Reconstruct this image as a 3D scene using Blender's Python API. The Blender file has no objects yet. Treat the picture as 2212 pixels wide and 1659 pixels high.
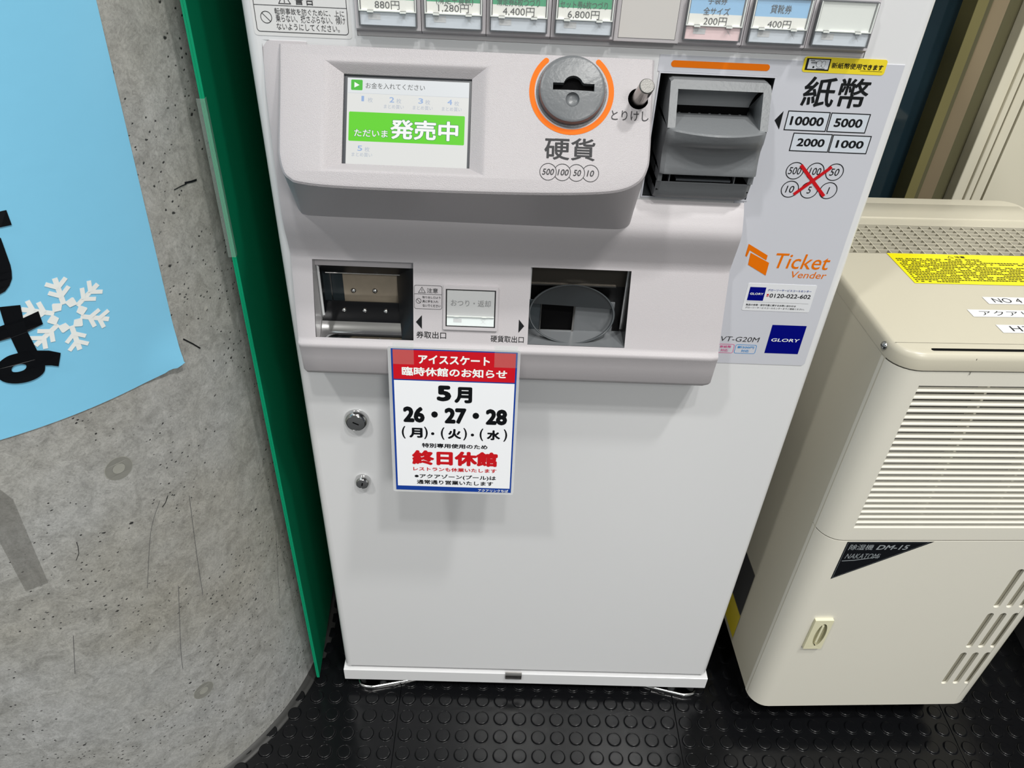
import bpy, bmesh, math, random
from mathutils import Vector, Matrix
from mathutils.geometry import tessellate_polygon

# ------------------------------------------------------------------ camera, world, lights, exposure
SC = bpy.context.scene
COL = SC.collection
random.seed(7)
CAM_LOC = (-0.07577, -0.79052, 1.32425)
CAM_ROT = ((0.999156, -0.034547, -0.022214), (0.003282, 0.606256, -0.795263), (0.040941, 0.794519, 0.605858))
cam_data = bpy.data.cameras.new('camera')
cam_data.sensor_width = 36.0
cam_data.sensor_fit = 'HORIZONTAL'
cam_data.lens = 1650.0 / 2212.0 * 36.0
cam_data.clip_start = 0.02
cam = bpy.data.objects.new('camera', cam_data)
COL.objects.link(cam)
m4 = Matrix(CAM_ROT).to_4x4()
m4.translation = Vector(CAM_LOC)
cam.matrix_world = m4
SC.camera = cam

SC.view_settings.view_transform = 'Standard'
SC.view_settings.look = 'None'
SC.view_settings.exposure = 0.0
SC.view_settings.gamma = 1.0
SC.view_settings.use_curve_mapping = False

world = bpy.data.worlds.new('hall_light')
SC.world = world
world.use_nodes = True
wb = world.node_tree.nodes['Background']
wb.inputs[0].default_value = (0.97, 1.0, 0.98, 1)
wb.inputs[1].default_value = 0.50

def lamp(name, loc, size, power, color=(1, 0.985, 0.95)):
    d = bpy.data.lights.new(name, 'AREA')
    d.shape = 'SQUARE'
    d.size = size
    d.energy = power
    d.color = color
    o = bpy.data.objects.new(name, d)
    o.location = loc
    COL.objects.link(o)
    return o

def far(dx, dy, dz, dist, size, power):
    v = Vector((dx, dy, dz)).normalized() * dist
    o = lamp('ceiling_and_fill_lamp', Vector((0, -0.04, 0.75)) + v, size, power)
    o.rotation_euler = v.to_track_quat('Z', 'Y').to_euler() if size > 1 else (0, 0, 0)
    return o
far(0.20, -0.42, 0.88, 6.3, 0.30, 130)
far(0.030, -0.486, 0.872, 6.3, 0.24, 85)
far(0.24, -0.78, 0.58, 7.4, 1.30, 150)  # added fill light from the front, no such lamp seen; lifts upright faces
far(0.42, -0.36, 1.25, 5.6, 0.30, 135)
far(-0.42, -0.45, 0.95, 6.2, 0.32, 115)

# ------------------------------------------------------------------ materials
def lin(c):
    return tuple((x / 255 / 12.92) if x / 255 <= 0.04045 else ((x / 255 + 0.055) / 1.055) ** 2.4 for x in c) + (1,)

MATS = {}
def mat(name, c, rough=0.5, metal=0.0, spec=0.5, bump=0.0, bscale=300, var=0.0, vscale=6, coat=0.0,
        emit=0.0, alpha=1.0, trans=0.0, aniso=0.0, sub=0.0):
    if name in MATS:
        return MATS[name]
    m = bpy.data.materials.new(name)
    m.use_nodes = True
    nt = m.node_tree
    b = nt.nodes['Principled BSDF']
    b.inputs['Base Color'].default_value = lin(c)
    b.inputs['Roughness'].default_value = rough
    b.inputs['Metallic'].default_value = metal
    b.inputs['Specular IOR Level'].default_value = spec
    b.inputs['Coat Weight'].default_value = coat
    b.inputs['Alpha'].default_value = alpha
    b.inputs['Transmission Weight'].default_value = trans
    b.inputs['Anisotropic'].default_value = aniso
    if emit:
        b.inputs['Emission Color'].default_value = lin(c)
        b.inputs['Emission Strength'].default_value = emit
    tc = nt.nodes.new('ShaderNodeTexCoord')
    if var:
        n = nt.nodes.new('ShaderNodeTexNoise')
        n.inputs['Scale'].default_value = vscale
        n.inputs['Detail'].default_value = 4
        nt.links.new(tc.outputs['Object'], n.inputs['Vector'])
        mx = nt.nodes.new('ShaderNodeMix')
        mx.data_type = 'RGBA'
        l = lin(c)
        mx.inputs[6].default_value = tuple(x * (1 - var) for x in l[:3]) + (1,)
        mx.inputs[7].default_value = tuple(min(1, x * (1 + var)) for x in l[:3]) + (1,)
        nt.links.new(n.outputs['Fac'], mx.inputs[0])
        nt.links.new(mx.outputs[2], b.inputs['Base Color'])
    if bump:
        n2 = nt.nodes.new('ShaderNodeTexNoise')
        n2.inputs['Scale'].default_value = bscale
        n2.inputs['Detail'].default_value = 2
        nt.links.new(tc.outputs['Object'], n2.inputs['Vector'])
        bp = nt.nodes.new('ShaderNodeBump')
        bp.inputs['Strength'].default_value = bump
        bp.inputs['Distance'].default_value = 0.002
        nt.links.new(n2.outputs['Fac'], bp.inputs['Height'])
        nt.links.new(bp.outputs['Normal'], b.inputs['Normal'])
    MATS[name] = m
    return m

WHITE = mat('painted_steel_white', (222, 223, 225), 0.17, var=0.015, vscale=3)
FILM = mat('clear_film_white', (202, 204, 212), 0.14, coat=0.3)
PLASTIC = mat('satin_plastic_white', (184, 180, 183), 0.42, bump=0.12, bscale=1400)
GLIT = mat('sparkle_plastic_white', (170, 166, 169), 0.40, bump=0.30, bscale=1500, var=0.05, vscale=1100)
GREYP = mat('grey_gloss_plastic', (116, 119, 122), 0.30, spec=0.30, bump=0.10, bscale=260)
GREYD = mat('grey_panel_plastic', (190, 188, 190), 0.4)
BEZEL = mat('lavender_grey_plastic', (206, 202, 206), 0.4)
BLACK = mat('black_plastic', (14, 15, 17), 0.35)
VOID = mat('dark_opening', (3, 3, 4), 0.9, spec=0.1)
INK = mat('black_print', (22, 24, 26), 0.55, spec=0.2)
INKS = mat('black_sign_ink', (10, 12, 16), 0.3)
DINK = mat('dark_grey_print', (58, 58, 60), 0.6, spec=0.15)
GINK = mat('mid_grey_print', (92, 92, 94), 0.5, spec=0.2)
LINK = mat('faint_grey_print', (196, 198, 200), 0.35)
ORANGE = mat('orange_print', (226, 104, 4), 0.55, spec=0.15)
ORANGD = mat('orange_logo_print', (226, 112, 0), 0.3)
RED = mat('red_print', (196, 22, 30), 0.3)
DRED = mat('crimson_print', (200, 20, 34), 0.25)
BLUE = mat('navy_print', (0, 6, 120), 0.2)
SBLUE = mat('sign_blue_print', (24, 62, 150), 0.25)
YEL = mat('yellow_sticker', (236, 214, 50), 0.28)
YELB = mat('bright_yellow_sticker', (232, 222, 0), 0.35)
PAPER = mat('white_paper', (238, 240, 244), 0.4)
STICK = mat('white_sticker', (222, 224, 228), 0.3)
PINK = mat('pink_print', (214, 80, 140), 0.3)
CYAN = mat('cyan_print', (30, 140, 210), 0.3)
CHROME = mat('polished_steel', (205, 205, 205), 0.12, metal=1.0)
STEEL = mat('brushed_steel', (150, 148, 146), 0.28, metal=1.0, bump=0.04, bscale=90)
STEELD = mat('dark_steel', (96, 96, 97), 0.3, metal=1.0, bump=0.04, bscale=90)
WARM_REFL = mat('painted_reflection_steel', (176, 164, 146), 0.24, metal=0.45, bump=0.05, bscale=25, var=0.25, vscale=42)  # warm reflection painted in as a blotchy beige-brown base colour
CARDW = mat('price_card_white', (240, 240, 234), 0.25)
CARDG = mat('price_card_green', (34, 160, 110), 0.25)
CARDB = mat('price_card_blue', (150, 198, 236), 0.25)
STRIPB = mat('status_window_grey', (205, 213, 222), 0.12)
STRIPP = mat('status_window_pink', (236, 208, 210), 0.12)
ACRY = mat('clear_acrylic', (252, 254, 254), 0.08, alpha=0.07)
ACRE = mat('acrylic_edge', (228, 232, 228), 0.1)
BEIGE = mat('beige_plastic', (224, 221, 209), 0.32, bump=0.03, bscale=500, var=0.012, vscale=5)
BEIGE_DIM = mat('beige_plastic_dimmed_top', (192, 187, 170), 0.32, bump=0.03, bscale=500, var=0.012, vscale=5)  # same plastic as the front, toned down to offset strong top light
BEIGE2 = mat('beige_steel', (200, 195, 178), 0.3, var=0.012, vscale=5)
CREAM = mat('cream_clip_plastic', (226, 222, 190), 0.35)
GREEN = mat('green_corrugated_plastic', (0, 116, 80), 0.3, spec=0.4)
GREYI = mat('grey_inlet_plastic', (100, 103, 106), 0.30, spec=0.3, bump=0.12, bscale=260)
GREENE = mat('green_board_edge', (14, 160, 116), 0.3)
TAPE = mat('clear_tape', (190, 210, 202), 0.2, alpha=0.13)
LAMI = mat('clear_laminate', (226, 228, 230), 0.12, alpha=0.35)
OLIVE = mat('olive_aluminium', (112, 106, 68), 0.35)
OLIVD = mat('dark_olive_aluminium', (88, 85, 62), 0.4)
TAN = mat('tan_aluminium', (154, 139, 114), 0.4)
WCREAM = mat('cream_wall_paint', (208, 203, 184), 0.55, var=0.03, vscale=8)
NIGHT = mat('night_glass', (26, 42, 50), 0.06, spec=0.4, var=0.45, vscale=7)
DARKG = mat('dark_grey_board', (52, 53, 56), 0.5)
SIGN = mat('sky_blue_vinyl', (134, 206, 240), 0.3, bump=0.10, bscale=45)
SNOW = mat('white_vinyl_print', (240, 244, 242), 0.35)
SCREW = mat('screw_steel', (180, 182, 182), 0.2, metal=1.0)

# the touch screen gives off light; its print is part of the lit picture
def scr(name, c, e=0.75):
    m = mat(name, c, 0.25, spec=0.2, emit=0.93)
    m.node_tree.nodes['Principled BSDF'].inputs['Base Color'].default_value = (0.02, 0.02, 0.02, 1)
    return m
SCRW = scr('lit_screen_white', (228, 229, 226), 0.62)
SCRT = scr('lit_screen_title', (226, 230, 232), 0.62)
SCRG = scr('lit_screen_green', (96, 214, 22), 0.62)
SCRI = scr('lit_screen_icon_green', (70, 190, 50), 0.55)
SCRX = scr('lit_screen_pure_white', (250, 252, 250), 0.8)
SCRK = scr('lit_screen_dark_text', (80, 82, 82), 0.4)
SCRL = scr('lit_screen_pale_blue', (150, 178, 222), 0.6)
SCRM = scr('lit_screen_pale_grey', (186, 194, 206), 0.6)
SCRO = scr('lit_screen_outline', (40, 120, 90), 0.4)

def concrete():
    m = bpy.data.materials.new('fair_faced_concrete')
    m.use_nodes = True
    nt = m.node_tree
    N = nt.nodes.new
    L = nt.links.new
    b = nt.nodes['Principled BSDF']
    b.inputs['Roughness'].default_value = 0.42
    tc = N('ShaderNodeTexCoord')
    def noise(scale, detail=5, rough=0.55, dist=0.0):
        n = N('ShaderNodeTexNoise')
        n.inputs['Scale'].default_value = scale
        n.inputs['Detail'].default_value = detail
        n.inputs['Roughness'].default_value = rough
        n.inputs['Distortion'].default_value = dist
        L(tc.outputs['Object'], n.inputs['Vector'])
        return n
    def ramp(src, stops):
        r = N('ShaderNodeValToRGB')
        r.color_ramp.elements[0].position = stops[0][0]
        r.color_ramp.elements[0].color = stops[0][1]
        r.color_ramp.elements[1].position = stops[1][0]
        r.color_ramp.elements[1].color = stops[1][1]
        for p, c in stops[2:]:
            e = r.color_ramp.elements.new(p)
            e.color = c
        L(src, r.inputs[0])
        return r
    def mix(f, a, c, mode='MIX', fac=None):
        x = N('ShaderNodeMix')
        x.data_type = 'RGBA'
        x.blend_type = mode
        if fac is not None:
            x.inputs[0].default_value = fac
        else:
            L(f, x.inputs[0])
        L(a, x.inputs[6])
        if isinstance(c, tuple):
            x.inputs[7].default_value = c
        else:
            L(c, x.inputs[7])
        return x.outputs[2]
    big = noise(3.2, 4)
    base = ramp(big.outputs['Fac'], [(0.35, lin((164, 162, 154))), (0.65, lin((176, 177, 176)))])
    med = noise(34, 8, 0.75, 0.9)
    mott = ramp(med.outputs['Fac'], [(0.34, (0.72, 0.72, 0.71, 1)), (0.60, (1.10, 1.10, 1.10, 1))])
    c = mix(None, base.outputs[0], mott.outputs[0], 'MULTIPLY', 1.0)
    fine = noise(180, 6, 0.7, 1.5)
    mf = ramp(fine.outputs['Fac'], [(0.35, (0.78, 0.78, 0.78, 1)), (0.6, (1.06, 1.06, 1.06, 1))])
    c = mix(None, c, mf.outputs[0], 'MULTIPLY', 1.0)
    # worm-like trowel lines
    worm = noise(62, 3, 0.5, 2.6)
    wr = ramp(worm.outputs['Fac'], [(0.485, (0, 0, 0, 1)), (0.5, (1, 1, 1, 1)), (0.515, (0, 0, 0, 1))])
    wm = N('ShaderNodeMath'); wm.operation = 'MULTIPLY'; wm.inputs[1].default_value = 0.34
    L(wr.outputs[0], wm.inputs[0])
    c = mix(wm.outputs[0], c, (0.10, 0.10, 0.095, 1))
    # air holes, two sizes, gathered in clusters
    def pits(scale, thr, sz, dark):
        v = N('ShaderNodeTexVoronoi')
        v.inputs['Scale'].default_value = scale
        v.inputs['Randomness'].default_value = 1.0
        mp = N('ShaderNodeMapping')
        mp.inputs['Scale'].default_value = (1, 1, 1.35)
        mp.inputs['Rotation'].default_value = (0.3, 0.5, 0)
        wob = noise(160, 2)
        ad = N('ShaderNodeVectorMath'); ad.operation = 'MULTIPLY_ADD'
        L(wob.outputs['Color'], ad.inputs[0])
        ad.inputs[1].default_value = (0.004, 0.004, 0.004)
        L(tc.outputs['Object'], ad.inputs[2])
        L(ad.outputs[0], mp.inputs['Vector'])
        L(mp.outputs[0], v.inputs['Vector'])
        r = ramp(v.outputs['Distance'], [(sz * 0.6, (1, 1, 1, 1)), (sz, (0, 0, 0, 1))])
        sep = N('ShaderNodeSeparateColor')
        L(v.outputs['Color'], sep.inputs[0])
        g = N('ShaderNodeMath'); g.operation = 'GREATER_THAN'; g.inputs[1].default_value = thr
        L(sep.outputs[0], g.inputs[0])
        cl = noise(5, 3)
        g2 = N('ShaderNodeMath'); g2.operation = 'GREATER_THAN'; g2.inputs[1].default_value = 0.46
        L(cl.outputs['Fac'], g2.inputs[0])
        p = N('ShaderNodeMath'); p.operation = 'MULTIPLY'
        L(r.outputs[0], p.inputs[0]); L(g.outputs[0], p.inputs[1])
        q = N('ShaderNodeMath'); q.operation = 'MULTIPLY'
        L(p.outputs[0], q.inputs[0]); L(g2.outputs[0], q.inputs[1])
        return q.outputs[0]
    p1 = pits(110, 0.30, 0.19, 1)
    p2 = pits(42, 0.70, 0.12, 1)
    pm = N('ShaderNodeMath'); pm.operation = 'MAXIMUM'
    L(p1, pm.inputs[0]); L(p2, pm.inputs[1])
    c = mix(pm.outputs[0], c, (0.035, 0.035, 0.035, 1))
    # pale paste flecks
    v = N('ShaderNodeTexVoronoi'); v.inputs['Scale'].default_value = 22
    L(tc.outputs['Object'], v.inputs['Vector'])
    fr = ramp(v.outputs['Distance'], [(0.05, (1, 1, 1, 1)), (0.085, (0, 0, 0, 1))])
    sp = N('ShaderNodeSeparateColor'); L(v.outputs['Color'], sp.inputs[0])
    gg = N('ShaderNodeMath'); gg.operation = 'GREATER_THAN'; gg.inputs[1].default_value = 0.8
    L(sp.outputs[1], gg.inputs[0])
    fm = N('ShaderNodeMath'); fm.operation = 'MULTIPLY'
    L(fr.outputs[0], fm.inputs[0]); L(gg.outputs[0], fm.inputs[1])
    fm2 = N('ShaderNodeMath'); fm2.operation = 'MULTIPLY'; fm2.inputs[1].default_value = 0.6
    L(fm.outputs[0], fm2.inputs[0])
    c = mix(fm2.outputs[0], c, (0.5, 0.49, 0.44, 1))
    L(c, b.inputs['Base Color'])
    bp = N('ShaderNodeBump')
    bp.inputs['Strength'].default_value = 0.25
    bp.inputs['Distance'].default_value = 0.002
    inv = N('ShaderNodeMath'); inv.operation = 'MULTIPLY_ADD'; inv.inputs[1].default_value = -1.2
    L(pm.outputs[0], inv.inputs[0]); L(med.outputs['Fac'], inv.inputs[2])
    L(inv.outputs[0], bp.inputs['Height'])
    L(bp.outputs['Normal'], b.inputs['Normal'])
    return m
CONC = concrete()
CONC_L = mat('plug_mortar', (158, 158, 150), 0.5, var=0.10, vscale=120)
CONC_M = mat('plug_mortar_ring', (134, 134, 128), 0.55, var=0.12, vscale=120)
SMUDGE = mat('tape_residue_grey', (128, 127, 122), 0.55, var=0.10, vscale=90, alpha=0.40)

def rubber():
    m = bpy.data.materials.new('black_rubber')
    m.use_nodes = True
    nt = m.node_tree
    N = nt.nodes.new
    L = nt.links.new
    b = nt.nodes['Principled BSDF']
    b.inputs['Base Color'].default_value = (0.0045, 0.0048, 0.0056, 1)
    b.inputs['Specular IOR Level'].default_value = 0.28
    tc = N('ShaderNodeTexCoord')
    n = N('ShaderNodeTexNoise'); n.inputs['Scale'].default_value = 30; n.inputs['Detail'].default_value = 8
    n.inputs['Roughness'].default_value = 0.7
    L(tc.outputs['Object'], n.inputs['Vector'])
    mr = N('ShaderNodeMapRange')
    mr.inputs[3].default_value = 0.08; mr.inputs[4].default_value = 0.30
    L(n.outputs['Fac'], mr.inputs[0]); L(mr.outputs[0], b.inputs['Roughness'])
    # dust specks
    v = N('ShaderNodeTexVoronoi'); v.inputs['Scale'].default_value = 150
    L(tc.outputs['Object'], v.inputs['Vector'])
    r = N('ShaderNodeMath'); r.operation = 'LESS_THAN'; r.inputs[1].default_value = 0.06
    L(v.outputs['Distance'], r.inputs[0])
    sp = N('ShaderNodeSeparateColor'); L(v.outputs['Color'], sp.inputs[0])
    g = N('ShaderNodeMath'); g.operation = 'GREATER_THAN'; g.inputs[1].default_value = 0.82
    L(sp.outputs[0], g.inputs[0])
    ml = N('ShaderNodeMath'); ml.operation = 'MULTIPLY'
    L(r.outputs[0], ml.inputs[0]); L(g.outputs[0], ml.inputs[1])
    x = N('ShaderNodeMix'); x.data_type = 'RGBA'
    x.inputs[6].default_value = (0.0045, 0.0048, 0.0056, 1); x.inputs[7].default_value = (0.12, 0.12, 0.12, 1)
    L(ml.outputs[0], x.inputs[0]); L(x.outputs[2], b.inputs['Base Color'])
    bp = N('ShaderNodeBump'); bp.inputs['Strength'].default_value = 0.10; bp.inputs['Distance'].default_value = 0.001
    n3 = N('ShaderNodeTexNoise'); n3.inputs['Scale'].default_value = 90; n3.inputs['Detail'].default_value = 5
    L(tc.outputs['Object'], n3.inputs['Vector'])
    L(n3.outputs['Fac'], bp.inputs['Height']); L(bp.outputs['Normal'], b.inputs['Normal'])
    return m
RUBBER = rubber()

# ------------------------------------------------------------------ mesh helpers
def link(name, me, parent=None):
    o = bpy.data.objects.new(name, me)
    COL.objects.link(o)
    if parent is not None:
        o.parent = parent
    return o

def tag(o, label=None, cat=None, group=None, kind=None):
    for k, v in (('label', label), ('category', cat), ('group', group), ('kind', kind)):
        if v:
            o[k] = v
    return o

def empty(name, loc=(0, 0, 0), rz=0.0):
    o = bpy.data.objects.new(name, None)
    o.empty_display_size = 0.05
    o.location = loc
    o.rotation_euler = (0, 0, rz)
    COL.objects.link(o)
    return o

def plane(P0, alpha=0.0):
    """frame on an upright plane leaning out at the bottom by alpha: (x, up, out) -> point"""
    a = math.radians(alpha)
    P0 = Vector(P0)
    U = Vector((0, math.sin(a), math.cos(a)))
    H = Vector((0, -math.cos(a), math.sin(a)))
    return lambda x, u, h=0.0: P0 + Vector((x, 0, 0)) + U * u + H * h

FRONT = plane((0, 0, 0))
CON = plane((0, -0.008, 1.1275), 35)
NOT = plane((0, -0.0468, 0.8005), 8.3)
SKI = plane((0, -0.012, 0.905), 17.04)
TOP = lambda x, y, h=0.0: Vector((x, y, 0.835 + h))
SIDE = lambda y, z, h=0.0: Vector((-h, y, z))
COLC = (-0.795, 0.125)
COLR = 0.4
def DRUM(s, z, h=0.0):
    a = s / 0.4
    return Vector((COLC[0] + (COLR + h) * math.cos(a), COLC[1] + (COLR + h) * math.sin(a), z))
IDT = lambda x, y, h=0.0: Vector((x, y, h))

TXT = {}
def glyphs(s, bold, spacing, lsp=1.0):
    k = (s, bold, spacing, lsp)
    if k not in TXT:
        c = bpy.data.curves.new('t', 'FONT')
        c.body = s
        c.offset = bold
        c.space_character = spacing
        c.space_line = lsp
        c.resolution_u = 3
        c.align_x = 'LEFT'
        o = bpy.data.objects.new('t', c)
        COL.objects.link(o)
        bpy.context.view_layer.update()
        dg = bpy.context.evaluated_depsgraph_get()
        me = bpy.data.meshes.new_from_object(o.evaluated_get(dg))
        vs = [(v.co.x, v.co.y) for v in me.vertices]
        fs = [tuple(p.vertices) for p in me.polygons]
        bpy.data.objects.remove(o)
        bpy.data.curves.remove(c)
        bpy.data.meshes.remove(me)
        TXT[k] = (vs, fs)
    return TXT[k]

def rrect(x0, y0, x1, y1, r, n=5):
    pts = []
    for cx, cy, a0 in ((x1 - r, y0 + r, -90), (x1 - r, y1 - r, 0), (x0 + r, y1 - r, 90), (x0 + r, y0 + r, 180)):
        for i in range(n + 1):
            a = math.radians(a0 + 90 * i / n)
            pts.append((cx + r * math.cos(a), cy + r * math.sin(a)))
    return pts

def rect(x0, y0, x1, y1):
    return [(x0, y0), (x1, y0), (x1, y1), (x0, y1)]

def circ(cx, cy, r, n=32, ry=None, a0=0, a1=360, rev=False):
    ry = r if ry is None else ry
    full = abs(a1 - a0) >= 359.9
    k = n if full else n + 1
    p = [(cx + r * math.cos(math.radians(a0 + (a1 - a0) * i / n)), cy + ry * math.sin(math.radians(a0 + (a1 - a0) * i / n))) for i in range(k)]
    return p

def smooth_path(pts, sub=6, closed=False):
    out = []
    n = len(pts)
    rng = n if closed else n - 1
    for i in range(rng):
        g = lambda k: pts[k % n] if closed else pts[max(0, min(n - 1, k))]
        p0, p1, p2, p3 = g(i - 1), g(i), g(i + 1), g(i + 2)
        for j in range(sub):
            t = j / sub
            out.append(tuple(0.5 * ((2 * b) + (-a + c) * t + (2 * a - 5 * b + 4 * c - d) * t * t + (-a + 3 * b - 3 * c + d) * t ** 3)
                             for a, b, c, d in zip(p0, p1, p2, p3)))
    if not closed:
        out.append(tuple(pts[-1]))
    return out

class MB:
    def __init__(s):
        s.v, s.f, s.mi, s.mats = [], [], [], []
    def _m(s, m):
        if m not in s.mats:
            s.mats.append(m)
        return s.mats.index(m)
    def add(s, vs, fs, m):
        o = len(s.v)
        k = s._m(m)
        s.v += [tuple(v) for v in vs]
        for f in fs:
            s.f.append(tuple(i + o for i in f))
            s.mi.append(k)
        return s
    def poly(s, fr, loops, h, m):
        """flat filled outline (first loop) with holes (other loops)"""
        if not isinstance(loops[0][0], (tuple, list)):
            loops = [loops]
        tr = tessellate_polygon([[Vector((p[0], p[1], 0)) for p in l] for l in loops])
        pts = [p for l in loops for p in l]
        s.add([fr(p[0], p[1], h) for p in pts], tr, m)
        return s
    def prism(s, fr, loops, h0, h1, m, back=True, mside=None):
        if not isinstance(loops[0][0], (tuple, list)):
            loops = [loops]
        s.poly(fr, loops, h1, m)
        if back:
            s.poly(fr, loops, h0, m)
        for l in loops:
            n = len(l)
            vs = [fr(p[0], p[1], h0) for p in l] + [fr(p[0], p[1], h1) for p in l]
            s.add(vs, [(i, (i + 1) % n, n + (i + 1) % n, n + i) for i in range(n)], mside or m)
        return s
    def stroke(s, fr, pts, wd, h, m, closed=False):
        """ribbon of width wd along a flat polyline"""
        n = len(pts)
        vs = []
        for i in range(n):
            a = Vector(pts[(i - 1) % n] if closed or i > 0 else pts[0])
            b = Vector(pts[(i + 1) % n] if closed or i < n - 1 else pts[-1])
            p = Vector(pts[i])
            d1 = (p - a); d2 = (b - p)
            if d1.length < 1e-9: d1 = d2
            if d2.length < 1e-9: d2 = d1
            d1.normalize(); d2.normalize()
            t = (d1 + d2)
            t = d1 if t.length < 1e-6 else t.normalized()
            nn = Vector((-t.y, t.x))
            cs = max(0.35, nn.dot(Vector((-d1.y, d1.x))))
            nn = nn * (wd / 2 / cs)
            vs += [fr(p.x + nn.x, p.y + nn.y, h), fr(p.x - nn.x, p.y - nn.y, h)]
        k = n if closed else n - 1
        s.add(vs, [(2 * i, 2 * i + 1, (2 * i + 3) % (2 * n), (2 * i + 2) % (2 * n)) for i in range(k)], m)
        return s
    def box(s, x0, x1, y0, y1, z0, z1, m, fr=None):
        c = [(x0, y0, z0), (x1, y0, z0), (x1, y1, z0), (x0, y1, z0), (x0, y0, z1), (x1, y0, z1), (x1, y1, z1), (x0, y1, z1)]
        if fr:
            c = [fr(*p) for p in c]
        s.add(c, [(0, 3, 2, 1), (4, 5, 6, 7), (0, 1, 5, 4), (1, 2, 6, 5), (2, 3, 7, 6), (3, 0, 4, 7)], m)
        return s
    def loft(s, rings, m, closed=True, cap0=False, cap1=False):
        n = len(rings[0])
        vs = [p for r in rings for p in r]
        fs = []
        for k in range(len(rings) - 1):
            for i in range(n if closed else n - 1):
                j = (i + 1) % n
                fs.append((k * n + i, k * n + j, (k + 1) * n + j, (k + 1) * n + i))
        if cap0:
            fs.append(tuple(range(n)))
        if cap1:
            fs.append(tuple((len(rings) - 1) * n + i for i in range(n)))
        s.add(vs, fs, m)
        return s
    def lathe(s, fr, cx, cy, prof, m, n=32, caps=True):
        """prof: list of (radius, height)"""
        rings = [[fr(cx + r * math.cos(2 * math.pi * i / n), cy + r * math.sin(2 * math.pi * i / n), h) for i in range(n)] for r, h in prof]
        s.loft(rings, m, True, caps, caps)
        return s
    def tube(s, A, B, r, m, n=20, r2=None, caps=True):
        A, B = Vector(A), Vector(B)
        d = (B - A).normalized()
        u = d.orthogonal().normalized()
        w = d.cross(u)
        r2 = r if r2 is None else r2
        rings = [[P + (u * math.cos(2 * math.pi * i / n) + w * math.sin(2 * math.pi * i / n)) * q for i in range(n)] for P, q in ((A, r), (B, r2))]
        s.loft(rings, m, True, caps, caps)
        return s
    def text(s, fr, body, x0, y0, x1, y1, h, m, bold=0.0, shear=0.0, spacing=1.0, keep=False, lsp=1.0):
        """print fitted into the box x0..x1, y0..y1 (y up)"""
        if bold > 0.006:
            v0, f0_ = glyphs(body, 0.0, spacing, lsp)
            vs, fs = [], []
            nv0 = len(v0)
            for q in range(8):
                ca, sa = math.cos(q * math.pi / 4) * bold, math.sin(q * math.pi / 4) * bold
                o_ = len(vs)
                vs += [(x + ca, y + sa) for x, y in v0]
                fs += [tuple(i + o_ for i in f) for f in f0_]
        else:
            vs, fs = glyphs(body, bold, spacing, lsp)
            nv0 = len(vs)
        if shear:
            vs = [(x + y * shear, y) for x, y in vs]
        ax, bx = min(v[0] for v in vs), max(v[0] for v in vs)
        ay, by = min(v[1] for v in vs), max(v[1] for v in vs)
        sx = (x1 - x0) / (bx - ax)
        sy = (y1 - y0) / (by - ay)
        if keep:
            sx = sy
        s.add([fr(x0 + (x - ax) * sx, y0 + (y - ay) * sy, h + (i // nv0) * 0.00001) for i, (x, y) in enumerate(vs)], fs, m)
        return s
    def obj(s, name, parent=None, smooth=None, bevel=0.0, label=None, kind=None, fix=True, seg=2):
        me = bpy.data.meshes.new(name)
        me.from_pydata(s.v, [], s.f)
        for m in s.mats:
            me.materials.append(m)
        me.polygons.foreach_set('material_index', s.mi)
        me.update()
        if fix:
            bm = bmesh.new()
            bm.from_mesh(me)
            bmesh.ops.remove_doubles(bm, verts=bm.verts, dist=1e-6)
            bmesh.ops.recalc_face_normals(bm, faces=bm.faces)
            bm.to_mesh(me)
            bm.free()
        if smooth is not None:
            me.polygons.foreach_set('use_smooth', [True] * len(me.polygons))
            me.set_sharp_from_angle(angle=math.radians(smooth))
        o = link(name, me, parent)
        if bevel:
            md = o.modifiers.new('Bevel', 'BEVEL')
            md.width = bevel
            md.segments = seg
            md.limit_method = 'ANGLE'
            md.angle_limit = math.radians(35)
        if label:
            o['label'] = label
        if kind:
            o['kind'] = kind
        return o

def B2(ax, ay, bx, by):
    return min(ax, bx), min(ay, by), max(ax, bx), max(ay, by)

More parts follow.
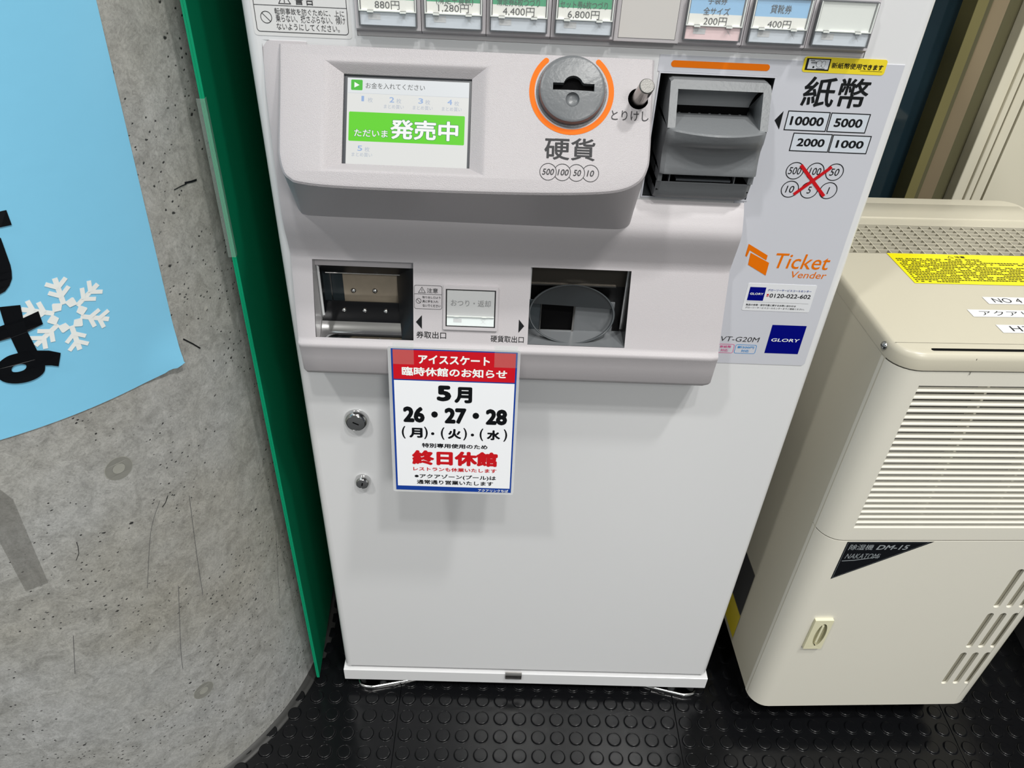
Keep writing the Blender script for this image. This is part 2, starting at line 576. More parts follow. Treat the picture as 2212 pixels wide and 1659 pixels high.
# ------------------------------------------------------------------ the room
fl = MB().box(-9, 9, -12, 1.5, -0.05, -0.004, RUBBER).obj('floor')
tag(fl, kind='structure')
TP = 0.5078
PITCH = 0.0339
X0T = -0.2313
Y0T = -0.2763
tile_me = None
stud = MB().lathe(IDT, 0, 0, [(0.0136, -0.0002), (0.0133, 0.0002), (0.0129, 0.0005), (0.0125, 0.0004), (0.0121, 0.0001), (0.0120, 0.0008), (0.0117, 0.0017), (0.0113, 0.0023), (0.0108, 0.0027), (0.0101, 0.0028), (0.0094, 0.0028)], RUBBER, n=28)
stud_me = stud.obj('stud', fl, smooth=75)
stud_data = stud_me.data
bpy.data.objects.remove(stud_me)
for ti in range(-2, 3):
    for tj in range(-1, 2):
        x0 = X0T + ti * TP
        y0 = Y0T + tj * TP
        if tile_me is None:
            t = MB().box(0.0003, TP - 0.0003, 0.0003, TP - 0.0003, -0.004, 0, RUBBER).obj('floor_tile', fl, bevel=0.0008)
            tile_me = t.data
        else:
            t = link('floor_tile', tile_me, fl)
            md = t.modifiers.new('Bevel', 'BEVEL'); md.width = 0.0008; md.segments = 2
        t.location = (x0, y0, 0)
        rest = MB()
        for i in range(15):
            for j in range(15):
                px, py = 0.0168 + i * PITCH, 0.0168 + j * PITCH
                gx, gy = x0 + px, y0 + py
                if (gx - COLC[0]) ** 2 + (gy - COLC[1]) ** 2 < (COLR - 0.01) ** 2:
                    continue
                if -0.58 < gx < 1.06 and -0.18 < gy < 0.012 and not (0.36 < gx < 0.79 and gy > -0.02):
                    so = link('stud', stud_data, t)
                    so.location = (px, py, 0)
                else:
                    rest.lathe(IDT, px, py, [(0.0128, -0.0002), (0.0119, 0.0002), (0.0112, 0.0021), (0.0098, 0.0025)], RUBBER, n=14)
        rest.obj('studs', t, smooth=40, kind='stuff', fix=False)

wb_ = MB()
wb_.box(0.818, 9, 0.55, 0.62, 0, 6.6, WCREAM)
w = wb_.obj('wall_back')
tag(w, kind='structure')
win = MB()
win.box(-9, 0.676, 0.60, 0.606, 0, 6.6, NIGHT)
wo = win.obj('window_1')
tag(wo, kind='structure')
MB().box(0.675, 0.6935, 0.555, 0.61, 0, 6.6, OLIVE).obj('sash_strip', wo, bevel=0.001)
MB().box(0.6945, 0.7075, 0.568, 0.61, 0, 6.6, OLIVD).obj('sash_strip', wo, bevel=0.001)
MB().prism(lambda x, y, z=0: Vector((x, y, z)), [(0.7075, 0.575), (0.7265, 0.556), (0.7265, 0.61), (0.7075, 0.61)], 0, 6.6, TAN).obj('sash_strip', wo)
MB().prism(lambda x, y, z=0: Vector((x, y, z)), [(0.7265, 0.560), (0.745, 0.564), (0.7595, 0.575), (0.7595, 0.61), (0.7265, 0.61)], 0, 6.6, OLIVD).obj('sash_strip', wo, smooth=50)
t1 = MB().box(0.7595, 0.7795, 0.548, 0.61, 0, 6.6, WCREAM).obj('trim_1', bevel=0.002)
tag(t1, kind='structure')
t2 = MB().box(0.7795, 0.7905, 0.543, 0.61, 0, 6.6, WCREAM).obj('trim_2', bevel=0.002)
tag(t2, kind='structure')
t3 = MB().box(0.7905, 0.797, 0.575, 0.61, 0, 6.6, OLIVD).obj('trim_3')
tag(t3, kind='structure')
t4 = MB().box(0.797, 0.8145, 0.550, 0.61, 0, 6.6, WCREAM).obj('trim_4', bevel=0.002)
tag(t4, kind='structure')
t5 = MB().box(0.8145, 0.818, 0.59, 0.62, 0, 6.6, OLIVD).obj('trim_5')
tag(t5, kind='structure')
ce = MB().box(-9, 9, -12, 1.5, 6.6, 6.65, mat('ceiling_paint', (214, 214, 212), 0.7)).obj('ceiling')
tag(ce, kind='structure')

# ------------------------------------------------------------------ the concrete column and what is on it
colm = MB()
rings = []
for z, r in ((0, COLR), (6.599, COLR)):
    rings.append([Vector((r * math.cos(2 * math.pi * i / 160), r * math.sin(2 * math.pi * i / 160), z)) for i in range(160)])
colm.loft(rings, CONC, True, True, True)
cb = empty('concrete_column', (COLC[0], COLC[1], 0))
tag(cb, 'round grey concrete column standing left of the ticket machine', 'column')
colm.obj('shaft', cb, smooth=40)
b = MB()
b.loft([[Vector((r * math.cos(2 * math.pi * i / 120), r * math.sin(2 * math.pi * i / 120), z)) for i in range(120)] for r, z in ((0.4165, 0.0001), (0.4150, 0.0018), (0.4090, 0.0026), (0.4030, 0.0030), (0.399, 0.0060))], mat('sealant_grey', (40, 40, 39), 0.5, var=0.3, vscale=60))
b.obj('base_sealant', cb, smooth=50)
LOCD = lambda s, z, h=0.0: DRUM(s, z, h) - Vector((COLC[0], COLC[1], 0))
for cs, cz in ((-0.3047, 0.6955), (-0.3017, 0.2284)):
    b = MB()
    b.poly(LOCD, [circ(cs, cz, 0.0150, 36), circ(cs, cz, 0.0072, 24)], 0.0005, CONC_M)
    b.poly(LOCD, circ(cs, cz, 0.0070, 24), 0.0007, CONC_L)
    b.poly(LOCD, [circ(cs, cz, 0.0158, 36), circ(cs, cz, 0.0150, 36)], 0.0003, CONC_L)
    b.obj('formwork_plug', cb, label='round mortar plug with a paler centre')
def arcband(fr, x0, y0, x1, y1, h, m, nx=24, ny=1):
    b = MB()
    rings = [[fr(x0 + (x1 - x0) * i / nx, y0 + (y1 - y0) * j / ny, h) for i in range(nx + 1)] for j in range(ny + 1)]
    return b.loft(rings, m, closed=False)
bb = MB()
q = [(-0.4290, 0.7639), (-0.4097, 0.7092), (-0.4158, 0.5730), (-0.4396, 0.5706), (-0.4386, 0.7349)]
bb.poly(LOCD, q, 0.0006, SMUDGE)
bb.obj('tape_residue', cb, label='darker strip of old tape residue')
bb = MB()
for pts, wd in (([(-0.1344, 0.9838), (-0.1242, 0.9815), (-0.1149, 0.9801)], 0.0022), ([(-0.1515, 0.9825), (-0.1407, 0.9826), (-0.1320, 0.9819)], 0.0010),
                ([(-0.1887, 0.8144), (-0.1780, 0.8015), (-0.1687, 0.7892)], 0.0016), ([(-0.2737, 0.6081), (-0.2683, 0.6120), (-0.2630, 0.6202)], 0.0010),
                ([(-0.3728, 0.6188), (-0.3734, 0.6111), (-0.3755, 0.6002), (-0.3810, 0.5913)], 0.0006)):
    bb.stroke(LOCD, pts, wd, 0.0006, INK)
bb.obj('scuff_marks', cb, label='short black scuff marks')
bb = MB()
for pts, wd in (([(-0.3224, 0.4932), (-0.2963, 0.5797), (-0.2737, 0.6203)], 0.0005), ([(-0.2865, 0.4657), (-0.3109, 0.3479), (-0.3178, 0.3032)], 0.0006),
                ([(-0.2375, 0.5997), (-0.2513, 0.4955), (-0.2599, 0.4194)], 0.0006), ([(-0.4178, 0.4702), (-0.4357, 0.3979)], 0.0006),
                ([(-0.1082, 0.4111), (-0.1262, 0.3205), (-0.1385, 0.2517)], 0.0005)):
    bb.stroke(LOCD, smooth_path(pts, 4), wd, 0.0005, GINK)
bb.obj('scratch_lines', cb, label='long fine upright scratches')

# blue banner wrapped on the column
so = MB()
S1, S0, ZB, ZT = -0.1990, -0.50, 0.7885, 1.75
rows = []
for j in range(0, 41):
    z = ZB + (ZT - ZB) * (j / 40) ** 1.6
    row = []
    for i in range(0, 61):
        s = S0 + (S1 - S0) * i / 60
        zz = z
        d = math.hypot(s - S1, (z - ZB))
        zz = z + (0.006 if j == 0 else 0) * 0
        lift = 0.0012 + (0.006 * max(0, 1 - d / 0.055) ** 1.5)
        s2 = s
        if z < ZB + 0.03 and s > S1 - 0.004:
            s2 = s - 0.001 * math.sin(z * 900)
        row.append(DRUM(s2 + 0.0125 * (z - ZB) / 0.384 * (1 if True else 0) * 1.0, zz + (0.0012 * math.sin(i * 1.7) if j == 0 and i > 55 else 0), lift))
    rows.append(row)
so.loft(rows, SIGN, closed=False)
banner = so.obj('wall_banner', None, smooth=60, fix=False)
tag(banner, 'sky blue printed banner wrapped around the concrete column', 'banner')
ls = MB()
E_ = 0.0022
ls.poly(DRUM, [(-0.40, 1.0191), (-0.3217, 1.0191), (-0.3173, 1.0190), (-0.3175, 1.0048), (-0.3263, 1.0052), (-0.40, 1.0052)], E_, INKS)
out = [(-0.352, 1.010), (-0.3294, 0.9957), (-0.3297, 0.9853), (-0.3300, 0.9767), (-0.3303, 0.9686), (-0.3312, 0.9628), (-0.3331, 0.9559), (-0.3373, 0.9497), (-0.3423, 0.9453), (-0.350, 0.943), (-0.362, 0.941), (-0.378, 0.941)]
inn = [(-0.378, 0.955), (-0.365, 0.956), (-0.355, 0.960), (-0.347, 0.966), (-0.345, 0.975), (-0.345, 0.985), (-0.347, 0.992), (-0.355, 0.996)]
ls.poly(DRUM, out + inn, E_, INKS)
ls.poly(DRUM, [(-0.3515, 0.9318), (-0.3350, 0.9280), (-0.3370, 0.9138), (-0.3379, 0.8988), (-0.3362, 0.8740), (-0.3521, 0.8760), (-0.3527, 0.8977), (-0.3532, 0.9124)], E_ + 0.0001, INKS)
ls.poly(DRUM, [(-0.3800, 0.9110), (-0.3565, 0.9127), (-0.3532, 0.9130), (-0.3375, 0.9141), (-0.3229, 0.9165), (-0.3233, 0.9018), (-0.3379, 0.8988), (-0.3527, 0.8977), (-0.3614, 0.8977), (-0.3800, 0.8960)], E_ + 0.0002, INKS)
lo = smooth_path([(-0.3760, 0.8640), (-0.3720, 0.8740), (-0.3620, 0.8797), (-0.3521, 0.8800), (-0.3449, 0.8790), (-0.3390, 0.8740), (-0.3350, 0.8650), (-0.3348, 0.8586), (-0.3375, 0.8513), (-0.3442, 0.8471), (-0.3538, 0.8459), (-0.3646, 0.8484), (-0.3730, 0.8545)], 4, True)
ho = smooth_path([(-0.3626, 0.8649), (-0.3598, 0.8676), (-0.3547, 0.8677), (-0.3503, 0.8654), (-0.3503, 0.8624), (-0.3532, 0.8601), (-0.3584, 0.8600), (-0.3623, 0.8618)], 4, True)
ls.poly(DRUM, [lo, ho], E_ + 0.0003, INKS)
ls.poly(DRUM, [(-0.3420, 0.8765), (-0.3365, 0.8765), (-0.3271, 0.8723), (-0.3180, 0.8653), (-0.3242, 0.8515), (-0.3295, 0.8552), (-0.3400, 0.8600)], E_ + 0.0004, INKS)
ls.obj('lettering', banner, label='heavy black hiragana lettering', fix=False)
sn = MB()
SCX, SCY = -0.3000, 0.9020
for k in range(6):
    a = math.radians(-30.5 + 60 * k)
    def rt(x, y, a=a):
        return (SCX + x * math.cos(a) - y * math.sin(a), SCY + x * math.sin(a) + y * math.cos(a))
    sn.stroke(DRUM, [rt(0.0125, 0), rt(0.0415, 0)], 0.0050, 0.0016, SNOW)
    for px in (0.0215, 0.0310):
        for sg in (1, -1):
            sn.stroke(DRUM, [rt(px, 0), rt(px + 0.0075, sg * 0.0095)], 0.0044, 0.0017 + 0.00003 * sg, SNOW)
    b_ = a + math.radians(30)
    def r2(x, y, a=b_):
        return (SCX + x * math.cos(a) - y * math.sin(a), SCY + x * math.sin(a) + y * math.cos(a))
    sn.poly(DRUM, [r2(0.0082, 0), r2(0.0128, -0.0062), r2(0.0190, -0.0008), r2(0.0190, 0.0008), r2(0.0128, 0.0062)], 0.0018, SNOW)
sn.obj('snowflake_print', banner, label='white printed snowflake', fix=False)

# green corrugated board between the column and the machine
gb = empty('corrugated_board', (-0.382, 0.005, 0))
tag(gb, 'tall dark green corrugated plastic board between column and ticket machine', 'board')
GA = math.radians(90 + 3.6)
GD = lambda d, z, h=0.0: Vector((math.cos(GA) * d + math.sin(GA) * h, math.sin(GA) * d - math.cos(GA) * h, z))
b = MB()
b.prism(GD, rect(0.0, 0.02, 0.40, 1.9), -0.0045, 0.0, GREEN)
b.obj('panel', gb)
b = MB()
b.prism(GD, rect(-0.0006, 0.021, 0.0012, 1.9), -0.0046, 0.0002, GREENE)
for hh in (-0.0030, -0.0012):
    b.prism(GD, rect(-0.0016, 0.021, 0.0, 1.9), hh, hh + 0.0005, GREENE)
b.obj('front_edge', gb, label='paler green cut edge')
b = MB()
b.stroke(GD, [(-0.0022, 0.891), (-0.0022, 1.071)], 0.0, 0.0, TAPE)
b = MB()
b.prism(GD, rect(-0.0022, 0.891, 0.0045, 1.071), 0.0003, 0.0005, TAPE)
b.prism(GD, rect(-0.0024, 0.891, -0.0018, 1.071), -0.008, 0.0004, TAPE)
b.obj('adhesive_tape', gb, label='strip of clear tape over the board edge')
# ------------------------------------------------------------------ ticket machine
TM = empty('ticket_machine', (0, 0, 0))
tag(TM, 'white ticket vending machine with touch screen, coin slot and taped notice', 'ticket machine')
ZTOP = 1.62
# cabinet shell
def body_path(inset=0.0):
    r = 0.012
    p = [(-0.318, 0.0)]
    for i in range(1, 9):
        a = math.radians(-90 - 90 * i / 8)
        p.append((-0.318 + r * math.cos(a), r + r * math.sin(a)))
    p += [(-0.33, 0.32), (0.33, 0.32)]
    for i in range(0, 9):
        a = math.radians(0 - 90 * i / 8)
        p.append((0.318 + r * math.cos(a), r + r * math.sin(a)))
    return p
b = MB()
pth = body_path()
b.loft([[Vector((x, y, z)) for x, y in pth] for z in (0.0685, ZTOP)], WHITE, closed=False)
b.add([(x, y, ZTOP) for x, y in pth], [tuple(range(len(pth)))], WHITE)
b.obj('cabinet', TM, smooth=40)
b = MB()
b.box(-0.325, 0.325, 0.055, 0.30, 0.03, ZTOP - 0.01, BLACK)
b.obj('inner_frame', TM)
# front door with cut-outs
holes = [rect(0.0777, 0.9875, 0.1922, 1.1165), rect(-0.286, 0.805, -0.176, 0.90), rect(-0.037, 0.805, 0.075, 0.90),
         rect(-0.2203, 1.1385, 0.2743, 1.47)]
b = MB()
b.prism(FRONT, [rrect(-0.3180, 0.0700, 0.3180, ZTOP, 0.0005, 1)] + holes, -0.0018, 0.0, WHITE)
b.obj('door_panel', TM)
# plinth bar, clip, feet
b = MB()
b.box(-0.3328, 0.3333, -0.0035, 0.31, 0.0300, 0.0605, WHITE)
b.obj('plinth_bar', TM, bevel=0.0012)
b = MB()
b.box(-0.325, 0.325, 0.010, 0.30, 0.0605, 0.0700, GREYD)
b.obj('plinth_gap', TM)
b = MB()
x0, z0, x1, z1 = -0.0385, 0.0478, -0.0090, 0.0650
b.loft([[Vector((x0, y, z)), Vector((x1, y, z))] for y, z in ((-0.0036, z0), (-0.0068, z0 + 0.001), (-0.0075, z0 + 0.006), (-0.0068, z1 - 0.004), (-0.002, z1))], STEEL, closed=False)
b.loft([[Vector((x0, -0.0036, z0)), Vector((x0, -0.0068, z0 + 0.001)), Vector((x0, -0.0075, z0 + 0.006)), Vector((x0, -0.0068, z1 - 0.004)), Vector((x0, -0.002, z1))],
        [Vector((x0, -0.002, z)) for z in (z0, z0 + .001, z0 + .006, z1 - .004, z1)]], STEEL, closed=False)
b.obj('door_clip', TM, smooth=50, label='small grey metal clip')
b = MB()
b.box(-0.30, 0.30, 0.012, 0.30, 0.018, 0.030, BLACK)
b.obj('base_frame', TM)
for sgn, cx in ((1, -0.0), (-1, 0.012)):
    pts = [(-0.312, 0.10), (-0.313, 0.012), (-0.306, -0.002), (-0.290, -0.0065), (-0.272, -0.004), (-0.190, 0.0165), (-0.180, 0.10)]
    pts = smooth_path(pts[1:6], 5)
    pts = [(-0.312, 0.10)] + pts + [(-0.180, 0.10)]
    pts = [(p[0] * sgn + cx * 1.0, p[1]) for p in pts]
    f = MB()
    cxm = sum(p[0] for p in pts) / len(pts); cym = 0.06
    def off(p, d):
        v = Vector((p[0] - cxm, p[1] - cym)); L_ = v.length
        return (p[0] - v.x / L_ * d, p[1] - v.y / L_ * d)
    r0 = [Vector((*p, 0.0016)) for p in pts]
    r1 = [Vector((*p, 0.0075)) for p in pts]
    r2 = [Vector((*off(p, 0.0012), 0.0092)) for p in pts]
    r3 = [Vector((*off(p, 0.0035), 0.0098)) for p in pts]
    r4 = [Vector((*off(p, 0.0060), 0.0070)) for p in pts]
    f.loft([r0, r1, r2, r3, r4], CHROME, True, True, True)
    f.tube((-0.27 * sgn + cx, 0.03, 0.006), (-0.27 * sgn + cx, 0.03, 0.03), 0.010, STEELD)
    f.obj('levelling_foot', TM, smooth=50)

# locks
def lock(cx, cz, r, ang, nm):
    b = MB()
    b.lathe(FRONT, cx, cz, [(r, 0.0), (r * 1.0, 0.0015), (r * 0.94, 0.0050), (r * 0.84, 0.0085), (r * 0.74, 0.0098), (r * 0.72, 0.0090)], CHROME, 40)
    b.lathe(FRONT, cx, cz, [(r * 0.72, 0.0080), (r * 0.70, 0.0094), (r * 0.66, 0.0096), (0.0001, 0.0096)], mat('lock_face_steel', (120, 122, 124), 0.34, metal=0.55), 40)
    a = math.radians(ang)
    w, h = 0.0009, r * 0.26
    c = [(cx + u * math.cos(a) - v * math.sin(a), cz + u * math.sin(a) + v * math.cos(a)) for u, v in ((-h, -w), (h, -w), (h, w), (-h, w))]
    b.prism(FRONT, c, 0.009, 0.00985, VOID)
    return b.obj('door_lock', TM, smooth=35, label=nm)
lock(-0.2605, 0.6535, 0.0168, -28, 'larger round chrome key lock')
lock(-0.2607, 0.5395, 0.0112, 78, 'smaller round chrome key lock')

# ---- lower front moulding with the two pick-up openings
def yleft(z):
    T = [(1.131, -0.0005), (1.085, -0.012), (1.02, -0.0195), (0.97, -0.0232), (0.953, -0.0232), (0.940, -0.0212), (0.925, -0.017), (0.905, -0.012), (0.812, -0.0405)]
    return terp(T, z)
def yright(z):
    T = [(0.985, -0.005), (0.981, -0.0085), (0.975, -0.0135), (0.965, -0.0190), (0.959, -0.0222), (0.953, -0.0235), (0.947, -0.0228), (0.940, -0.0212), (0.925, -0.017), (0.905, -0.012), (0.812, -0.0405)]
    return terp(T, z)
def terp(T, z):
    if z >= T[0][0]:
        return T[0][1]
    for (a, ya), (c, yc) in zip(T, T[1:]):
        if z >= c:
            t = (z - c) / (a - c)
            return yc + (ya - yc) * t
    return T[-1][1]
def yk(x, z):
    t = min(1, max(0, (x + 0.25) / 0.30))
    return yleft(z) * (1 - t) + yright(z) * t
XL, XR = -0.3135, 0.1903
SLOT_Z1, SLOT_Z0 = 0.9010, 0.8125
xs = [XL, -0.306, -0.2890, -0.24, -0.1740, -0.10, -0.0390, 0.02, 0.0766, 0.12, 0.16, 0.182, XR]
zs = [0.985, 0.981, 0.975, 0.97, 0.965, 0.959, 0.953, 0.947, 0.940, 0.932, 0.925, 0.915, 0.905, SLOT_Z1, 0.87, 0.84, SLOT_Z0]
b = MB()
def XX(i, z):
    x = xs[i]
    if i == 0:
        x = XL + (0.0035 * max(0, (0.90 - z)) / 0.095)
    return x
grid = []
for z in zs:
    grid.append([Vector((XX(i, z), yk(x, z) + (0.0022 if i in (0, len(xs) - 1) else 0), z)) for i, x in enumerate(xs)])
# lip below the openings
lip = [(-0.0420, 0.8085), (-0.0448, 0.8062), (-0.0458, 0.8035), (-0.0452, 0.8005), (-0.0440, 0.7960), (-0.0425, 0.785), (-0.0395, 0.763), (-0.0380, 0.7590), (-0.0350, 0.7562), (-0.030, 0.7552), (0.0, 0.7550)]
for k, (y, z) in enumerate(lip):
    sh = 0.0 if k < 6 else (0.0 if k < 7 else 0.002 * (k - 6))
    grid.append([Vector((XX(i, max(z, 0.795)) + (sh if i == 0 else (-sh if i == len(xs) - 1 else 0)), min(0.0, y + (0.0022 if i in (0, len(xs) - 1) else 0)), z)) for i, x in enumerate(xs)])
n = len(xs)
allz = zs + [z for _, z in lip]
fs = []
for r in range(len(grid) - 1):
    for i in range(n - 1):
        zt, zb = allz[r], allz[r + 1]
        if zt <= SLOT_Z1 + 1e-6 and zb >= SLOT_Z0 - 1e-6 and (i in (2, 3) or i in (6, 7)):
            continue
        fs.append((r * n + i, r * n + i + 1, (r + 1) * n + i + 1, (r + 1) * n + i))
b.add([p for g in grid for p in g], fs, PLASTIC)
for col in (0, n - 1):
    vs = [g[col] for g in grid] + [Vector((g[col].x, 0.0, g[col].z)) for g in grid]
    k = len(grid)
    b.add(vs, [(i, i + 1, k + i + 1, k + i) for i in range(k - 1)], PLASTIC)
# narrow strip rising beside the console
zz = [1.131, 1.128, 1.11, 1.085, 1.05, 1.02, 1.0, 0.985]
g2 = [[Vector((x, yleft(z) + (0.0022 if i == 0 else 0), z)) for i, x in enumerate((-0.3135, -0.306, -0.290, -0.27))] for z in zz]
b.loft(g2, PLASTIC, closed=False)
b.add([g[0] for g in g2] + [Vector((g[0].x, 0, g[0].z)) for g in g2], [(i, i + 1, 8 + i + 1, 8 + i) for i in range(7)], PLASTIC)
b.add([g2[0][i] for i in range(4)] + [Vector((g2[0][i].x, 0, 1.131)) for i in range(4)], [(i, i + 1, 5 + i, 4 + i) for i in range(3)], PLASTIC)
skirt = b.obj('front_moulding', TM, smooth=32)
# print on the moulding
p = MB()
H = 0.0004
fx0, fy0, fx1, fy1 = B2(-0.1728, -0.0300, -0.1408, -0.0578)
p.stroke(SKI, rrect(fx0, -0.0576, fx1, -0.0298, 0.0022), 0.0004, H, DINK, True)
p.stroke(SKI, [(fx0, -0.0400), (fx1, -0.0400)], 0.0004, H, DINK)
p.stroke(SKI, [(-0.1680, -0.0384), (-0.1640, -0.0318), (-0.1600, -0.0384)], 0.0005, H, DINK, True)
p.poly(SKI, rect(-0.1643, -0.0367, -0.1637, -0.0342), H, DINK)
p.poly(SKI, rect(-0.1643, -0.0377, -0.1637, -0.0372), H, DINK)
p.text(SKI, '注意', -0.1583, -0.0384, -0.1455, -0.0328, H, DINK, bold=0.006)
p.stroke(SKI, circ(-0.1678, -0.0483, 0.0029, 20), 0.0005, H, DINK, True)
p.stroke(SKI, [(-0.1699, -0.0462), (-0.1657, -0.0504)], 0.0005, H, DINK)
p.text(SKI, '取り出し口より', -0.1634, -0.0450, -0.1424, -0.0424, H, DINK, bold=0.01)
p.text(SKI, '奥に手を入れ', -0.1634, -0.0500, -0.1450, -0.0470, H, DINK, bold=0.01)
p.text(SKI, 'ないでください', -0.1632, -0.0552, -0.1424, -0.0520, H, DINK, bold=0.01)
p.obj('caution_sign', skirt, fix=False)
p = MB()
p.poly(SKI, [(-0.1710, -0.0738), (-0.1640, -0.0653), (-0.1640, -0.0820)], H, INK)
p.text(SKI, '券取出口', -0.1706, -0.0934, -0.1355, -0.0848, H, INK, bold=0.006)
p.obj('ticket_outlet_sign', skirt, fix=False)
p = MB()
p.poly(SKI, [(-0.0438, -0.0742), (-0.0503, -0.0664), (-0.0503, -0.0826)], H, INK)
p.text(SKI, '硬貨取出口', -0.0828, -0.0950, -0.0436, -0.0868, H, INK, bold=0.004)
p.obj('coin_outlet_sign', skirt, fix=False)
# return button
rb = MB()
rb.prism(SKI, [rrect(-0.1392, -0.0812, -0.0755, -0.0283, 0.0012, 3), rect(-0.1362, -0.0775, -0.0782, -0.0325)], 0.0, 0.0028, PLASTIC)
rb.prism(SKI, [rect(-0.1362, -0.0775, -0.0782, -0.0325), rect(-0.1348, -0.0762, -0.0796, -0.0339)], -0.001, 0.0016, BLACK)
rb.poly(SKI, rect(-0.1350, -0.0640, -0.0794, -0.0337), 0.0012, mat('button_face_grey', (172, 173, 174), 0.25))
rb.poly(SKI, rect(-0.1350, -0.0764, -0.0794, -0.0640), 0.0012, mat('button_status_pale', (226, 234, 234), 0.2))
rbo = rb.obj('return_button', skirt, bevel=0.0004)
tx = MB()
tx.text(SKI, 'おつり・返却', -0.1302, -0.0527, -0.0840, -0.0448, 0.0016, GINK, bold=0.004)
tx.poly(SKI, rect(-0.1272, -0.0722, -0.1175, -0.0680), 0.0014, LINK)
tx.stroke(SKI, [(-0.0950, -0.0733), (-0.0894, -0.0678)], 0.0003, 0.0015, LINK)
tx.stroke(SKI, [(-0.0950, -0.0678), (-0.0894, -0.0733)], 0.0003, 0.00151, LINK)
tx.obj('button_print', skirt, fix=False)
tx = MB()
tx.prism(SKI, rect(-0.1347, -0.0643, -0.0797, -0.0340), 0.0018, 0.0034, ACRY)
tx.prism(SKI, rect(-0.1347, -0.0763, -0.0797, -0.0643), 0.0018, 0.0026, ACRY)
tx.prism(SKI, rect(-0.1347, -0.0648, -0.0797, -0.0641), 0.0018, 0.0036, ACRE)
tx.prism(SKI, rect(-0.1262, -0.0652, -0.1205, -0.0637), 0.0018, 0.0038, ACRE)
tx.prism(SKI, rect(-0.0940, -0.0652, -0.0885, -0.0637), 0.0018, 0.0038, ACRE)
tx.obj('button_cap', skirt, label='clear acrylic cap')
# ---- ticket outlet (left opening)
def wallbox(b, x0, x1, z0, z1, y0a, y0b, y1, m):
    """open-fronted recess; front edge follows the sloping moulding"""
    b.add([(x0, y0a, z1), (x1, y0a, z1), (x1, y1, z1), (x0, y1, z1)], [(0, 1, 2, 3)], m)
    b.add([(x0, y0b, z0), (x1, y0b, z0), (x1, y1, z0), (x0, y1, z0)], [(0, 1, 2, 3)], m)
    b.add([(x0, y0b, z0), (x0, y0a, z1), (x0, y1, z1), (x0, y1, z0)], [(0, 1, 2, 3)], m)
    b.add([(x1, y0b, z0), (x1, y0a, z1), (x1, y1, z1), (x1, y1, z0)], [(0, 1, 2, 3)], m)
to = MB()
ya, yb = yk(0, SLOT_Z1), yk(0, SLOT_Z0)
wallbox(to, -0.2890, -0.1740, 0.8005, SLOT_Z1, ya, yb, -0.0030, GREYD)
wallbox(to, -0.2884, -0.1746, 0.8085, 0.8880, -0.003, -0.003, 0.030, STEELD)
to.add([(-0.289, 0.030, 0.80), (-0.174, 0.030, 0.80), (-0.174, 0.030, 0.90), (-0.289, 0.030, 0.90)], [(0, 1, 2, 3)], BLACK)
tob = to.obj('ticket_outlet', TM, smooth=30)
b = MB()
b.add([(-0.2890, -0.0030, SLOT_Z1), (-0.1740, -0.0030, SLOT_Z1), (-0.1740, -0.0030, 0.8880), (-0.2890, -0.0030, 0.8880)], [(0, 1, 2, 3)], PLASTIC)
b.obj('outlet_surround', tob)
b = MB()
b.add([(-0.2870, -0.0028, 0.8880), (-0.1760, -0.0028, 0.8880), (-0.1820, 0.0110, 0.8712), (-0.2830, 0.0110, 0.8712)], [(0, 1, 2, 3)], STEELD)
b.add([(-0.2830, 0.0110, 0.8712), (-0.1820, 0.0110, 0.8712), (-0.1820, 0.0114, 0.8698), (-0.2830, 0.0114, 0.8698)], [(0, 1, 2, 3)], CHROME)
b.obj('hood_plate', tob, label='dark slanting steel hood strip')
b = MB()
b.box(-0.2640, -0.1975, 0.0200, 0.0215, 0.8200, 0.8740, WARM_REFL)
b.obj('upper_back_plate', tob, label='steel plate with a warm reflection painted into its colour')
b = MB()
b.box(-0.2884, -0.2640, 0.0215, 0.0235, 0.81, 0.8740, mat('smoked_side_plate', (44, 52, 56), 0.15))
b.box(-0.2790, -0.2782, 0.0190, 0.0200, 0.81, 0.8740, STEEL)
b.obj('side_plate', tob)
BGM = mat('black_gloss_metal', (18, 19, 22), 0.12, metal=0.4)
b = MB()
dk = [(0.0140, 0.8306), (0.0120, 0.8310), (0.0095, 0.8280), (0.0040, 0.8205), (-0.0058, 0.8132)]
b.loft([[Vector((-0.2880, y, z)), Vector((-0.1930, y, z))] for y, z in dk], BGM, closed=False)
b.obj('lower_back_plate', tob, smooth=30, label='glossy black sloping plate')
for rx, ry, rz in ((-0.2523, 0.020, 0.8422), (-0.2262, 0.020, 0.8428), (-0.2630, 0.0058, 0.8225), (-0.2377, 0.0058, 0.8225), (-0.2120, 0.0058, 0.8225)):
    b = MB()
    b.lathe(lambda x, z, h=0: Vector((x, ry - h, z)), rx, rz, [(0.0034, 0), (0.0032, 0.0012), (0.0024, 0.0022), (0.0012, 0.0028), (0.0001, 0.0029)], CHROME, 20)
    b.obj('rivet', tob, smooth=60)
b = MB()
prof = [(-0.0404, 0.8070), (-0.034, 0.8035), (-0.026, 0.8020), (-0.018, 0.8034), (-0.011, 0.8082), (-0.0058, 0.8134)]
prof = smooth_path(prof, 4)
b.loft([[Vector((-0.2884, y, z)), Vector((-0.1900, y, z))] for y, z in prof], CHROME, closed=False)
b.obj('curved_tray', tob, smooth=60)
b = MB()
ca = smooth_path([(-0.1980, 0.0185, 0.8740), (-0.1978, 0.0150, 0.8500), (-0.1950, 0.0000, 0.8330), (-0.1915, -0.0180, 0.8200), (-0.1885, -0.0340, 0.8060)], 4)
cb2 = smooth_path([(-0.1760, -0.0025, 0.8900), (-0.1748, -0.0100, 0.8720), (-0.1744, -0.0180, 0.8520), (-0.1742, -0.0270, 0.8320), (-0.1742, -0.0370, 0.8060)], 4)
